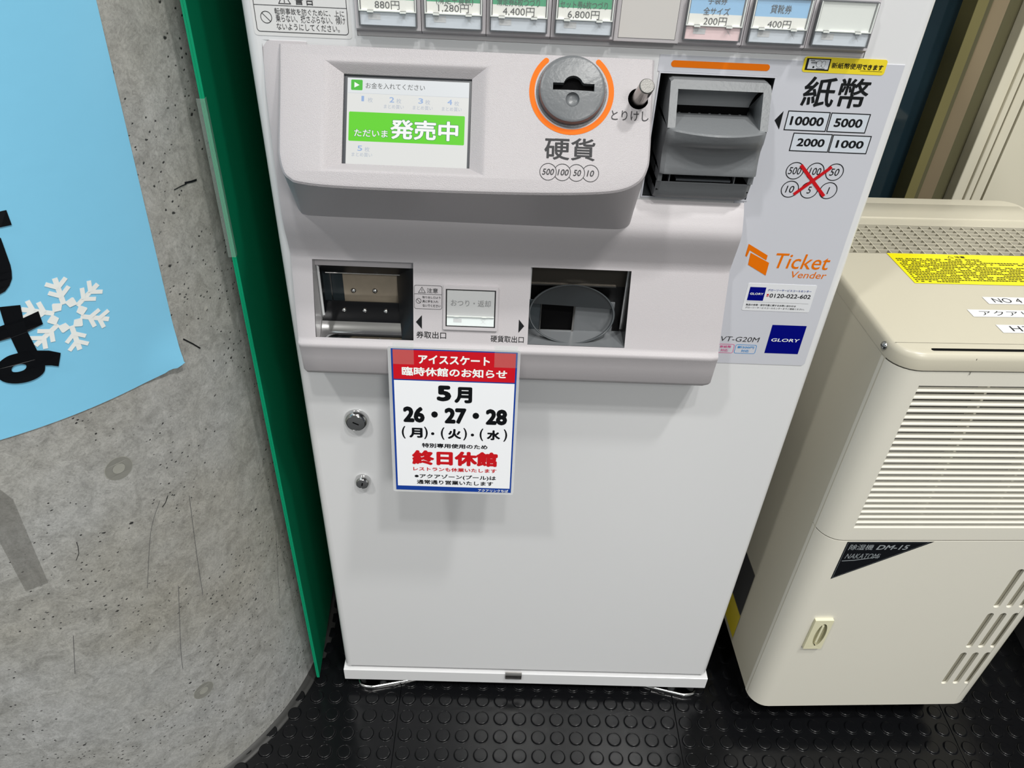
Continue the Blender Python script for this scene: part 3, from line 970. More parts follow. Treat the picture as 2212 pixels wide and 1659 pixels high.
mid = [tuple((a + c) / 2 + (0.0 if k else -0.0035) for k, (a, c) in enumerate(zip(p, q))) for p, q in zip(ca, cb2)]
b.loft([[Vector(p) for p in ca], [Vector(p) for p in mid], [Vector(p) for p in cb2]], BLACK, closed=False)
b.obj('side_flap', tob, smooth=60, label='glossy black curved side flap')
# ---- coin outlet (right opening)
co = MB()
wallbox(co, -0.0390, 0.0766, SLOT_Z0, SLOT_Z1, ya, yb, 0.0130, STEELD)
co.add([(-0.039, 0.0130, SLOT_Z0), (0.0766, 0.0130, SLOT_Z0), (0.0766, 0.0130, SLOT_Z1), (-0.039, 0.0130, SLOT_Z1)], [(0, 1, 2, 3)], STEELD)
cob = co.obj('coin_outlet', TM)
CUPG = mat('smoked_grey_plastic', (104, 107, 110), 0.22)
CUPD = mat('smoked_dark_plastic', (20, 24, 27), 0.12)
b = MB()
b.box(-0.0388, 0.0764, 0.0040, 0.0120, 0.8700, 0.9010, mat('brown_grey_steel', (88, 84, 78), 0.35, metal=0.8))
b.box(-0.0388, 0.0640, 0.0020, 0.0050, 0.8695, 0.8712, STEEL)
b.obj('outlet_hood', cob, label='dull steel strip above the cup')
# oval cup: the rim rises from the front lip to the back wall
RC = Vector((0.0125, -0.0175, 0.8425)); RU = Vector((1, 0, 0)); RV = Vector((0, 0.033, 0.0625)).normalized(); RN = RU.cross(RV)
RN = RN if RN.y < 0 else -RN
RX, RY_ = 0.0508, 0.0348
UQ = lambda x, z, h=0.0: RC + RU * x + RV * z + RN * h
b = MB()
def el(k, d, n=56):
    return [UQ(RX * k * math.cos(2 * math.pi * i / n), RY_ * k * math.sin(2 * math.pi * i / n), d) for i in range(n)]
b.loft([el(1.015, -0.006), el(1.015, 0.0), el(1.0, 0.0010), el(0.975, 0.0004), el(0.965, -0.006)], mat('smoked_rim', (74, 78, 81), 0.2), True)
b.obj('cup_rim', cob, smooth=50, label='smoked grey oval rim')
b = MB()
b.poly(UQ, [(RX * 0.97 * math.cos(math.radians(a)), RY_ * 0.97 * math.sin(math.radians(a))) for a in range(14, 168, 7)], -0.002, CUPD)
b.obj('cup_cover', cob, label='glossy dark cover over the upper half of the cup')
b = MB()
b.box(-0.0380, -0.0234, -0.0070, -0.0050, 0.8125, 0.8540, mat('cup_side_dark', (60, 66, 70), 0.2))
b.box(0.0165, 0.0640, -0.0070, -0.0050, 0.8125, 0.8540, CUPG)
b.add([(-0.0390, -0.0400, 0.8127), (0.0766, -0.0400, 0.8127), (0.0766, -0.0050, 0.8130), (-0.0390, -0.0050, 0.8130)], [(0, 1, 2, 3)], CUPG)
b.obj('coin_cup', cob)
b = MB()
b.box(-0.0232, 0.0150, -0.0052, -0.0040, 0.8125, 0.8540, VOID)
b.obj('coin_opening', cob, label='black square opening')
b = MB()
b.box(-0.0232, 0.0150, -0.0085, -0.0060, 0.8131, 0.8142, CHROME)
b.box(-0.0242, -0.0232, -0.0090, -0.0055, 0.8131, 0.8530, STEEL)
b.box(0.0150, 0.0172, -0.0090, -0.0055, 0.8131, 0.8530, STEEL)
b.obj('opening_edge', cob)

# ---- console with touch screen, coin inlet and cancel lever
pairs = [((-0.2965, 0.003), (-0.2975, 1.129)), ((-0.2955, -0.040), (-0.2972, 1.09)), ((-0.2950, -0.090), (-0.2965, 1.02)),
         ((-0.2940, -0.106), (-0.2960, 0.985)), ((-0.2895, -0.1205), (-0.2950, 0.966)), ((-0.2830, -0.1268), (-0.2925, 0.9590)),
         ((-0.2740, -0.1303), (-0.2885, 0.9560)), ((-0.24, -0.1330), (-0.270, 0.9550)), ((-0.16, -0.1336), (-0.16, 0.9545)),
         ((-0.08, -0.1330), (-0.08, 0.9540)), ((-0.02, -0.1315), (0.0, 0.9535)), ((0.018, -0.1292), (0.045, 0.9532)), ((0.039, -0.1262), (0.0575, 0.9538)),
         ((0.0530, -0.1210), (0.0635, 0.9565)), ((0.0625, -0.1130), (0.0668, 0.9640)), ((0.0675, -0.1020), (0.0685, 0.98)),
         ((0.0692, -0.088), (0.0692, 1.01)), ((0.0695, -0.040), (0.0695, 1.09)), ((0.0695, 0.003), (0.0695, 1.129))]
fo = smooth_path([a for a, _ in pairs], 4)
bo = smooth_path([a for _, a in pairs], 4)
def inset(pts, d, c=(-0.113, -0.062)):
    o = []
    n = len(pts)
    for i in range(n):
        a = Vector(pts[max(0, i - 1)]); c2 = Vector(pts[min(n - 1, i + 1)])
        t = (c2 - a).normalized()
        nn = Vector((-t.y, t.x))
        if nn.dot(Vector(c) - Vector(pts[i])) < 0:
            nn = -nn
        o.append((pts[i][0] + nn.x * d, pts[i][1] + nn.y * d))
    return o
f0 = inset(fo, 0.0055)
f1 = inset(fo, 0.0025)
f2 = inset(fo, 0.0006)
for L_ in (f0, f1, f2):
    L_[0] = (L_[0][0], 0.003); L_[-1] = (L_[-1][0], 0.003)
b = MB()
ringF0 = [CON(x, y, 0.0) for x, y in f0]
ringF1 = [CON(x, y, -0.0007) for x, y in f1]
ringF2 = [CON(x, y, -0.0026) for x, y in f2]
ringF3 = [CON(x, y, -0.0060) for x, y in fo]
ringB = []
for (x, z), pf in zip(bo, ringF3):
    y = min(-0.0005, yk(min(x, 0.05), z)) + 0.004
    ringB.append(Vector((x, y, z)))
for i in range(len(ringF3)):
    if ringF3[i].y > ringB[i].y - 0.001:
        ringF3[i] = Vector((ringF3[i].x, ringB[i].y - 0.001, ringF3[i].z))
b.loft([ringF0, ringF1, ringF2], GLIT, closed=False)
b.loft([ringF2, ringF3, ringB], PLASTIC, closed=False)
SCO = rect(-0.2340, -0.1073, -0.1085, -0.0203)
REC = rect(-0.2540, -0.1175, -0.0905, -0.0092)
hole = circ(0.0545, -0.0352, 0.0102, 28)
tr = MB()
tr.poly(CON, [f0, REC, hole], 0.0, GLIT)
b.add(tr.v, tr.f, GLIT)
# shelving valley round the screen: slope with a softened start
def rloop(r, h):
    x0, y0 = r[0]; x1, y1 = r[2]
    return [CON(x0, y0, h), CON(x1, y0, h), CON(x1, y1, h), CON(x0, y1, h)]
def lerp_rect(t):
    return [(REC[i][0] + (SCO[i][0] - REC[i][0]) * t, REC[i][1] + (SCO[i][1] - REC[i][1]) * t) for i in range(4)]
hs = [(0, 0), (0.12, -0.0002), (0.25, -0.0009), (0.4, -0.0022), (0.7, -0.0052), (1.0, -0.0082)]
b.loft([rloop(lerp_rect(t), h) for t, h in hs] + [rloop(SCO, -0.0140)], GLIT, closed=True)
b.loft([[CON(x, y, h) for x, y in hole] for h in (0.0, -0.0012)], GLIT, closed=True)
con = b.obj('operation_console', TM, smooth=25)
b = MB()
b.lathe(CON, 0.0545, -0.0352, [(0.0102, -0.0008), (0.0096, -0.002), (0.0096, -0.022)], VOID, 28, caps=False)
b.poly(CON, circ(0.0545, -0.0352, 0.0097, 24), -0.020, VOID)
b.obj('lever_socket', con, smooth=40)
# screen
b = MB()
b.prism(CON, [rect(-0.2338, -0.1071, -0.1087, -0.0205), rect(-0.2308, -0.1071, -0.1112, -0.0226)], -0.0135, -0.0108, mat('screen_bezel_dark', (52, 56, 62), 0.3))
b.poly(CON, rect(-0.2310, -0.1070, -0.1110, -0.0225), -0.0118, SCRW)
ts = b.obj('touch_screen', con)
b = MB()
h = -0.0116
b.poly(CON, rect(-0.2306, -0.0373, -0.1114, -0.0228), h, SCRT)
b.poly(CON, rrect(-0.2272, -0.0346, -0.2160, -0.0245, 0.0010), h + 0.0001, SCRI)
b.poly(CON, [(-0.2240, -0.0268), (-0.2190, -0.0296), (-0.2240, -0.0322)], h + 0.0002, SCRX)
b.stroke(CON, [(-0.2300, -0.0373), (-0.1118, -0.0376)], 0.0002, h + 0.0002, SCRM)
b.text(CON, 'お金を入れてください', -0.2129, -0.0326, -0.1548, -0.0268, h + 0.0002, SCRK, bold=0.002)
for k, (nn, cx) in enumerate((('1', -0.2140), ('2', -0.1860), ('3', -0.1576), ('4', -0.1290))):
    b.text(CON, nn, cx - (0.0033 if k else 0.0028), -0.0452, cx + (0.0014 if k else -0.0002), -0.0400, h + 0.0002, SCRL, bold=0.012)
    b.text(CON, '枚', cx + 0.0034, -0.0460, cx + 0.0084, -0.0412, h + 0.0002, SCRM, bold=0.006)
    if k:
        b.text(CON, 'まとめ買い', cx - 0.0086, -0.0513, cx + 0.0110, -0.0474, h + 0.0002, SCRM, bold=0.006)
b.text(CON, '5', -0.2194, -0.0936, -0.2147, -0.0884, h + 0.0002, SCRL, bold=0.012)
b.text(CON, '枚', -0.2124, -0.0942, -0.2074, -0.0894, h + 0.0002, SCRM, bold=0.006)
b.text(CON, 'まとめ買い', -0.2250, -0.0992, -0.2048, -0.0953, h + 0.0002, SCRM, bold=0.006)
b.poly(CON, rrect(-0.2286, -0.0841, -0.1146, -0.0556, 0.0012), h + 0.0002, SCRG)
b.text(CON, 'ただいま', -0.2234, -0.0800, -0.1896, -0.0722, h + 0.0003, SCRO, bold=0.035)
b.text(CON, 'ただいま', -0.2230, -0.0796, -0.1900, -0.0726, h + 0.0004, SCRX, bold=0.010)
b.text(CON, '発売中', -0.1881, -0.0812, -0.1203, -0.0611, h + 0.0003, SCRO, bold=0.050)
b.text(CON, '発売中', -0.1876, -0.0808, -0.1207, -0.0615, h + 0.0004, SCRX, bold=0.028)
b.obj('screen_picture', con, fix=False, label='lit display picture')
# coin inlet
ci = MB()
CX, CY = -0.0110, -0.0314
ci.lathe(CON, CX, CY, [(0.0345, 0.0), (0.0345, 0.0012), (0.0332, 0.0014), (0.0326, 0.0014), (0.0322, 0.0068), (0.0314, 0.0094), (0.0300, 0.0101), (0.0280, 0.0102)], GREYI, 64, caps=False)
slot = [(-0.0300, -0.0335), (-0.0300, -0.0268), (-0.0198, -0.0268)]
slot += [(CX + 0.0004 + 0.0094 * math.cos(math.radians(a)), -0.0290 + 0.0092 * math.sin(math.radians(a))) for a in range(166, 13, -9)]
slot += [(0.0000, -0.0268), (0.0098, -0.0268), (0.0098, -0.0335)]
dimple = circ(CX + 0.0002, -0.0420, 0.0066, 24)
def DOME(x, y, h=0.0):
    d2 = ((x - CX) ** 2 + (y - CY) ** 2) / 0.028 ** 2
    return CON(x, y, h + 0.0110)
def dome_face(name, loops, parent, m, sag=0.0022, rad=0.034):
    t = MB()
    t.poly(IDT, loops, 0.0, m)
    bm = bmesh.new()
    vv = [bm.verts.new(v) for v in t.v]
    for f in t.f:
        try:
            bm.faces.new([vv[i] for i in f])
        except ValueError:
            pass
    for _ in range(3):
        lg = [e for e in bm.edges if e.calc_length() > 0.0022]
        if lg:
            bmesh.ops.subdivide_edges(bm, edges=lg, cuts=2)
            bmesh.ops.triangulate(bm, faces=bm.faces)
    me = bpy.data.meshes.new(name)
    nrm = []
    Uv = CON(0, 1, 0) - CON(0, 0, 0)
    Hv = CON(0, 0, 1) - CON(0, 0, 0)
    for v in bm.verts:
        x, y = v.co.x - CX, v.co.y - CY
        q = (x * x + y * y) / (rad * rad)
        nrm.append((Vector((1, 0, 0)) * (2 * sag * x / rad ** 2) + Uv * (2 * sag * y / rad ** 2) + Hv).normalized())
        v.co = CON(v.co.x, v.co.y, 0.0088 + sag * (1 - q) + 0.0007)
    bmesh.ops.recalc_face_normals(bm, faces=bm.faces)
    bm.normal_update()
    if sum(f.normal.dot(Hv) for f in bm.faces) < 0:
        bmesh.ops.reverse_faces(bm, faces=bm.faces)
    bm.to_mesh(me)
    bm.free()
    me.materials.append(m)
    me.polygons.foreach_set('use_smooth', [True] * len(me.polygons))
    me.normals_split_custom_set_from_vertices(nrm)
    return link(name, me, parent)
ci.lathe(CON, CX + 0.0002, -0.0420, [(0.0066, 0.0115), (0.0063, 0.0098), (0.0052, 0.0086), (0.0034, 0.0080), (0.0001, 0.0079)], GREYI, 24, caps=False)
cio = ci.obj('coin_inlet', con, smooth=35, label='round grey coin inlet with slot')
dome_face('inlet_face', [circ(CX, CY, 0.0282, 64), slot, dimple], con, GREYI)
b = MB()
b.loft([[CON(x, y, hh) for x, y in slot] for hh in (0.0112, 0.0050)], GREYI, True)
b.obj('slot_wall', con)
b = MB()
b.poly(CON, slot, 0.0052, VOID)
b.obj('coin_slot', con)
# orange ring with gap at the top
b = MB()
ro, ri = 0.0414, 0.0362
A0, A1 = 131.5, 409.5
arc = circ(CX, CY, ro, 60, a0=A0, a1=A1) + [(CX + (ro + ri) / 2 * math.cos(math.radians(A1)) + (ro - ri) / 2 * math.cos(math.radians(A1 + t)), CY + (ro + ri) / 2 * math.sin(math.radians(A1)) + (ro - ri) / 2 * math.sin(math.radians(A1 + t))) for t in range(20, 180, 20)]
arc += circ(CX, CY, ri, 60, a0=A1, a1=A0) + [(CX + (ro + ri) / 2 * math.cos(math.radians(A0)) + (ro - ri) / 2 * math.cos(math.radians(A0 + 180 + t)), CY + (ro + ri) / 2 * math.sin(math.radians(A0)) + (ro - ri) / 2 * math.sin(math.radians(A0 + 180 + t))) for t in range(20, 180, 20)]
b.poly(CON, arc, 0.0003, ORANGE)
b.obj('orange_ring', con, fix=False)
b = MB()
b.text(CON, '硬貨', -0.0355, -0.0972, 0.0142, -0.0757, 0.0003, DINK, bold=0.014)
b.obj('coin_heading', con, fix=False)
b = MB()
b.text(CON, 'とりけし', 0.0286, -0.0568, 0.0652, -0.0472, 0.0003, DINK, bold=0.004)
b.obj('lever_caption', con, fix=False)
b = MB()
cc_ = [-0.0311, -0.0172, -0.0034, 0.0104]
for k, (s_, wd) in enumerate((('500', 0.0117), ('100', 0.0110), ('50', 0.0077), ('10', 0.0072))):
    c0 = cc_[k]
    if k == 0:
        b.stroke(CON, circ(c0, -0.1092, 0.0081, 40), 0.0006, 0.0003, DINK, True)
    else:
        b.stroke(CON, circ(c0, -0.1092, 0.0081, 40, a0=-148, a1=148), 0.0006, 0.0003, DINK)
    b.text(CON, s_, c0 - wd / 2 + (0.0008 if k in (1, 2) else 0), -0.1122, c0 + wd / 2 + (0.0008 if k in (1, 2) else 0), -0.1062, 0.0004, DINK, bold=0.010, shear=0.2)
b.obj('coin_signs', con, fix=False, label='four overlapping printed coin circles')
# cancel lever
b = MB()
A = CON(0.0545, -0.0358, -0.010)
Bp = CON(0.0562, -0.0346, 0.0335)
b.tube(A, Bp, 0.0073, mat('turned_steel', (178, 172, 166), 0.22, metal=1.0, aniso=0.5), 32)
b.tube(Bp, Bp + (Bp - A).normalized() * 0.0012, 0.0073, mat('lever_end_steel', (104, 103, 100), 0.38, metal=0.3, bump=0.15, bscale=900), 32, r2=0.0064)
b.obj('cancel_lever', con, smooth=40, label='round steel cancel lever')

# ---- bill acceptor
ba = MB()
ba.prism(FRONT, [rect(0.0762, 0.9862, 0.1938, 1.1180), rect(0.0777, 0.9875, 0.1922, 1.1165)], 0.0, 0.0012, FILM)
bao = ba.obj('bill_acceptor', TM)
b = MB()
x0, x1, z0, z1 = 0.0777, 0.1922, 0.9875, 1.1165
b.add([(x0, 0, z0), (x1, 0, z0), (x1, 0, z1), (x0, 0, z1), (x0, 0.05, z0), (x1, 0.05, z0), (x1, 0.05, z1), (x0, 0.05, z1)],
      [(0, 1, 5, 4), (2, 3, 7, 6), (3, 0, 4, 7), (1, 2, 6, 5), (4, 5, 6, 7)], mat('recess_grey', (70, 73, 76), 0.4))
b.obj('recess', bao)
BX0, BX1 = 0.0872, 0.1880
def brow(y, z, bulge, x0=BX0, x1=BX1, n=24):
    r = []
    for i in range(n + 1):
        t = i / n
        x = x0 + (x1 - x0) * t
        k = 1 - (2 * t - 1) ** 2
        e = 0.0
        ed = min(t, 1 - t) * (x1 - x0)
        if ed < 0.004:
            e = 0.003 * (1 - ed / 0.004) ** 2
        r.append(Vector((x, y - bulge * k + e, z)))
    return r
b = MB()
rowsb = [brow(0.006, 1.0765, 0), brow(-0.029, 1.0722, 0.0165), brow(-0.0302, 1.0705, 0.0165), brow(-0.0298, 1.0640, 0.0150), brow(-0.0290, 1.0585, 0.0128),
         brow(-0.0270, 1.0545, 0.0085), brow(-0.0255, 1.0490, 0.0045), brow(-0.0255, 1.0420, 0.0020), brow(-0.0270, 1.0330, 0.0005), brow(-0.0290, 1.0260, 0), brow(-0.0285, 1.0240, 0), brow(-0.020, 1.0250, 0), brow(-0.006, 1.0280, 0)]
b.loft(rowsb, GREYP, closed=False)
for c in (0, 24):
    vs = [r[c] for r in rowsb]
    k = len(vs)
    vs2 = vs + [Vector((v.x, 0.03, v.z)) for v in vs]
    b.add(vs2, [(i, i + 1, k + i + 1, k + i) for i in range(k - 1)], GREYP)
low = [brow(-0.0175, 1.0030, 0), brow(-0.0182, 1.0120, 0), brow(-0.0195, 1.0128, 0), brow(-0.0208, 1.0118, 0), brow(-0.0185, 1.0040, 0), brow(-0.0160, 0.9970, 0), brow(-0.0140, 0.9938, 0), brow(-0.011, 0.9915, 0), brow(0.02, 0.9905, 0)]
b.loft(low, GREYP, closed=False)
for c in (0, 24):
    vs = [r[c] for r in low]
    k = len(vs)
    b.add(vs + [Vector((v.x, 0.03, v.z)) for v in vs], [(i, i + 1, k + i + 1, k + i) for i in range(k - 1)], GREYP)
for xa, xb in ((BX0, BX0 + 0.0045), (BX1 - 0.0055, BX1)):
    b.box(xa, xb, -0.0215, 0.03, 1.0135, 1.0240, GREYP)
b.obj('lower_body', bao, smooth=32)
b = MB()
b.box(BX0, BX1, 0.0, 0.004, 1.000, 1.028, VOID)
b.box(BX0 + 0.001, BX1 - 0.001, -0.0170, 0.0, 1.0020, 1.0030, VOID)
b.box(0.108, 0.166, -0.0160, -0.004, 1.0125, 1.0145, mat('inner_tab_grey', (88, 92, 96), 0.3))
b.box(0.1000, 0.1012, -0.0165, -0.010, 1.0060, 1.0200, GREYP)
b.box(0.1690, 0.1702, -0.0165, -0.010, 1.0060, 1.0200, GREYP)
b.obj('return_slot', bao, label='dark lower slot')
# hood: frame posts and lintel
b = MB()
def HF(x, z, h=0.0):
    t = (1.1135 - z) / (1.1135 - 1.0722)
    return Vector((x, -0.0095 - 0.0200 * t - h, z))
outer = [(BX0 + 0.0018, 1.0722), (BX1, 1.0722), (BX1, 1.1085), (BX1 - 0.0045, 1.1135), (BX0, 1.1135)]
outer = [(BX0, 1.0722), (BX1, 1.0722), (BX1, 1.1075), (BX1 - 0.0015, 1.1115), (BX1 - 0.0055, 1.1135), (BX0 + 0.003, 1.1135), (BX0, 1.1115)]
inner = [(0.0950, 1.0722), (0.1800, 1.0722), (0.1800, 1.1055), (0.0950, 1.1055)]
b.poly(HF, [(BX0, 1.0722), (0.0950, 1.0722), (0.0950, 1.1055), (0.1800, 1.1055), (0.1800, 1.0722), (BX1, 1.0722), (BX1, 1.1075), (BX1 - 0.0015, 1.1115), (BX1 - 0.0055, 1.1135), (BX0 + 0.003, 1.1135), (BX0, 1.1115)], 0, GREYP)
ol = [(BX0, 1.0722), (BX0, 1.1115), (BX0 + 0.003, 1.1135), (BX1 - 0.0055, 1.1135), (BX1 - 0.0015, 1.1115), (BX1, 1.1075), (BX1, 1.0722)]
b.loft([[HF(x, z) for x, z in ol], [Vector((x, 0.03, z)) for x, z in ol]], GREYP, closed=False)
# inner side walls, converging to the slot
XA, XB = 0.0950, 0.1800
XC, XD = 0.0990, 0.1745
b.add([HF(XA, 1.0722), HF(XA, 1.1055), Vector((XC, 0.006, 1.0845)), Vector((XC, 0.006, 1.0765))], [(0, 1, 2, 3)], GREYP)
b.add([HF(XB, 1.0722), HF(XB, 1.1055), Vector((XD, 0.006, 1.0845)), Vector((XD, 0.006, 1.0765))], [(0, 1, 2, 3)], GREYP)
rf = []
for t in range(9):
    u = t / 8
    y = -0.0134 + 0.0194 * math.sin(u * math.pi / 2) ** 1.0
    z = 1.1055 - 0.0210 * (1 - math.cos(u * math.pi / 2)) ** 0.9
    xa = XA + (XC - XA) * u; xb = XB + (XD - XB) * u
    rf.append([Vector((xa, y, z)), Vector((xb, y, z))])
b.loft(rf, GREYP, closed=False)
b.obj('bill_hood', bao, smooth=30, bevel=0.0)
b = MB()
b.box(0.096, 0.178, 0.0062, 0.009, 1.0750, 1.0860, VOID)
for i in range(7):
    x = 0.103 + i * 0.0105
    b.box(x, x + 0.0022, 0.0050, 0.0062, 1.0766, 1.0771, GREYP)
b.obj('bill_slot', bao, label='black bill slot')

# ---- printed film right of the acceptor
b = MB()
b.prism(FRONT, [(0.0700, 1.1335), (0.3202, 1.1335), (0.3202, 0.7720), (0.3172, 0.7690), (0.3165, 0.7677), (0.1850, 0.7677), (0.1850, 0.9800), (0.0700, 0.9800)][:0] or
        [[(0.0745, 1.1338), (0.3170, 1.1338), (0.3170, 0.7715), (0.3140, 0.7680), (0.1800, 0.7680), (0.1800, 0.9868), (0.1938, 0.9868), (0.1938, 1.1182), (0.0745, 1.1182)]], 0.0, 0.0006, FILM)
film = b.obj('printed_film', TM)
p = MB()
h = 0.0008
def bandpts(x0, z0, x1, z1):
    return rrect(x0, z0, x1, z1, (z1 - z0) / 2 - 0.0001, 6)
p.poly(FRONT, bandpts(0.0866, 1.1226, 0.1845, 1.1290), h, ORANGD)
p.obj('slot_bar', film, fix=False, label='orange bar above the bill slot')
p = MB()
p.text(FRONT, '紙幣', 0.2238, 1.0900, 0.2898, 1.1196, h, INK, bold=0.014)
p.obj('banknote_heading', film, fix=False)
p = MB()
p.poly(FRONT, [(0.2020, 1.0750), (0.2090, 1.0848), (0.2090, 1.0658)], h, INK)
p.obj('arrow_mark', film, fix=False)
for s_, x0, z0, x1, z1 in (('10000', 0.2142, 1.0658, 0.2570, 1.0850), ('5000', 0.2588, 1.0658, 0.2985, 1.0848), ('2000', 0.2255, 1.0442, 0.2658, 1.0627), ('1000', 0.2672, 1.0442, 0.3068, 1.0625)):
    p = MB()
    p.poly(FRONT, rect(x0, z0, x1, z1), h - 0.0001, mat('note_box_fill', (206, 213, 222), 0.2))
    p.stroke(FRONT, rect(x0, z0, x1, z1), 0.0010, h, INK, True)
    w_ = 0.0345 if len(s_) == 5 else 0.0290
    c_ = (x0 + x1) / 2
    p.text(FRONT, s_, c_ - w_ / 2, z0 + 0.0050, c_ + w_ / 2, z1 - 0.0050, h, INK, bold=0.030, shear=0.0)
    p.obj('banknote_sign', film, fix=False)
p = MB()
for s_, cx_, cz_, wd in (('500', 0.2371, 1.0226, 0.0135), ('100', 0.2590, 1.0228, 0.0125), ('50', 0.2800, 1.0228, 0.0098), ('10', 0.2372, 1.0018, 0.0090), ('5', 0.2584, 1.0017, 0.0042), ('1', 0.2793, 1.0019, 0.0020)):
    g = {'500': (-15, -5), '100': (-15, -5)}.get(s_)
    p.stroke(FRONT, circ(cx_, cz_, 0.0092, 40), 0.0009, h, INK, True)
    p.text(FRONT, s_, cx_ - wd / 2, cz_ - 0.0040, cx_ + wd / 2, cz_ + 0.0040, h, INK, bold=0.004, shear=0.12)
p.stroke(FRONT, [(0.2420, 1.0292), (0.2762, 0.9955)], 0.0036, h + 0.0003, RED)
p.stroke(FRONT, [(0.2752, 1.0285), (0.2428, 0.9962)], 0.0036, h + 0.00035, RED)
p.obj('no_coins_sign', film, fix=False, label='crossed out coin circles')
p = MB()
p.poly(FRONT, [(0.2075, 0.9350), (0.2327, 0.9213), (0.2325, 0.9150), (0.2106, 0.9268), (0.2091, 0.9185), (0.2070, 0.9196)], h, ORANGD)
p.poly(FRONT, [(0.2122, 0.9240), (0.2366, 0.9119), (0.2366, 0.8952), (0.2128, 0.9085)], h + 0.0001, ORANGD)
p.text(FRONT, 'Ticket', 0.2425, 0.9052, 0.3068, 0.9246, h, ORANGD, bold=0.004, shear=0.12)
p.text(FRONT, 'Vender', 0.2660, 0.8935, 0.3078, 0.9022, h, ORANGD, bold=0.002, shear=0.12)
p.obj('vendor_mark', film, fix=False, label='orange folder mark with lettering')
p = MB()
p.text(FRONT, 'VT-G20M', 0.2025, 0.8012, 0.2510, 0.8084, h, DINK, bold=0.0, shear=0.12)
p.stroke(FRONT, rrect(0.2020, 0.7838, 0.2217, 0.7968, 0.0022), 0.0006, h, PINK, True)
p.stroke(FRONT, rrect(0.2235, 0.7838, 0.2497, 0.7968, 0.0022), 0.0006, h, CYAN, True)
p.text(FRONT, '新紙幣', 0.2040, 0.7912, 0.2180, 0.7950, h, PINK, bold=0.012)
p.text(FRONT, '対応', 0.2058, 0.7855, 0.2150, 0.7897, h, PINK, bold=0.008)
p.text(FRONT, '新500円', 0.2262, 0.7912, 0.2470, 0.7950, h, CYAN, bold=0.012)
p.text(FRONT, '対応', 0.2318, 0.7855, 0.2415, 0.7897, h, CYAN, bold=0.008)
p.obj('model_print', film, fix=False)
p = MB()
p.poly(FRONT, rect(0.2617, 0.7855, 0.3041, 0.8276), h, BLUE)
p.text(FRONT, 'GLORY', 0.2655, 0.8035, 0.3008, 0.8082, h + 0.0003, SNOW, bold=0.012, shear=0.1)
p.obj('maker_mark', film, fix=False, label='navy blue square with white lettering')
# yellow sticker
b = MB()
b.prism(FRONT, rrect(0.2166, 1.1233, 0.2988, 1.1380, 0.0028), 0.0006, 0.0009, YEL)
ys = b.obj('yellow_sticker', TM, label='yellow sticker about new banknotes')
p = MB()
h = 0.0011
p.poly(FRONT, rect(0.2190, 1.1254, 0.2428, 1.1366), h, INK)
NB = mat('banknote_print_pale', (206, 210, 216), 0.3)
p.poly(FRONT, rect(0.2212, 1.1266, 0.2416, 1.1356), h + 0.0001, NB)
p.poly(FRONT, rect(0.2226, 1.1344, 0.2270, 1.1350), h + 0.0002, INK)
for k in range(5):
    p.poly(FRONT, rect(0.2240 + k * 0.0011, 1.1318, 0.2246 + k * 0.0011, 1.1336), h + 0.0002, INK)
for q_ in (0.2318, 0.2362):
    p.poly(FRONT, circ(q_, 1.1316, 0.0029 if q_ < 0.234 else 0.0020, 20, ry=0.0033), h + 0.0002, INK)
    p.poly(FRONT, circ(q_, 1.1316, 0.0026 if q_ < 0.234 else 0.0017, 20, ry=0.0030), h + 0.0003, NB)
p.poly(FRONT, circ(0.2270, 1.1284, 0.0010, 12), h + 0.0002, INK)
p.poly(FRONT, rect(0.2300, 1.1268, 0.2385, 1.1274), h + 0.0002, INK)
p.text(FRONT, '新紙幣使用', 0.2448, 1.1280, 0.2745, 1.1334, h, INK, bold=0.012)
p.text(FRONT, 'できます', 0.2750, 1.1280, 0.2960, 1.1330, h, INK, bold=0.030)
p.stroke(FRONT, [(0.2742, 1.1268), (0.2962, 1.1268)], 0.0003, h, INK)
p.obj('sticker_print', ys, fix=False)
# service sticker
b = MB()
b.prism(FRONT, rrect(0.2190, 0.8470, 0.3010, 0.8845, 0.0018), 0.0006, 0.0009, STICK)
ss = b.obj('service_sticker', TM, label='white service call sticker')
p = MB()
p.poly(FRONT, rect(0.2222, 0.8612, 0.2414, 0.8795), h, BLUE)
p.text(FRONT, 'GLORY', 0.2238, 0.8692, 0.2398, 0.8720, h + 0.0003, SNOW, bold=0.015)
p.text(FRONT, 'グローリーサービスコールセンター', 0.2440, 0.8748, 0.2962, 0.8777, h, SBLUE, bold=0.008)
p.text(FRONT, '0120-022-602', 0.2478, 0.8660, 0.2972, 0.8716, h, INK, bold=0.012)
p.poly(FRONT, [(0.2440, 0.8700), (0.2440, 0.8708), (0.2468, 0.8708), (0.2468, 0.8700), (0.2462, 0.8698), (0.2468, 0.8672), (0.2440, 0.8672), (0.2446, 0.8698)], h, RED)
p.poly(FRONT, circ(0.2454, 0.8684, 0.0005, 10), h + 0.0001, STICK)
p.stroke(FRONT, [(0.2222, 0.8592), (0.2972, 0.8592)], 0.0002, h, GINK)
p.text(FRONT, '製品の修理・保守作業に関するお問い合わせは', 0.2225, 0.8540, 0.2830, 0.8566, h, INK, bold=0.008)
p.text(FRONT, 'グローリーサービスコールセンターまでご連絡ください。', 0.2225, 0.8500, 0.2945, 0.8525, h, INK, bold=0.004)
p.obj('sticker_print', ss, fix=False)
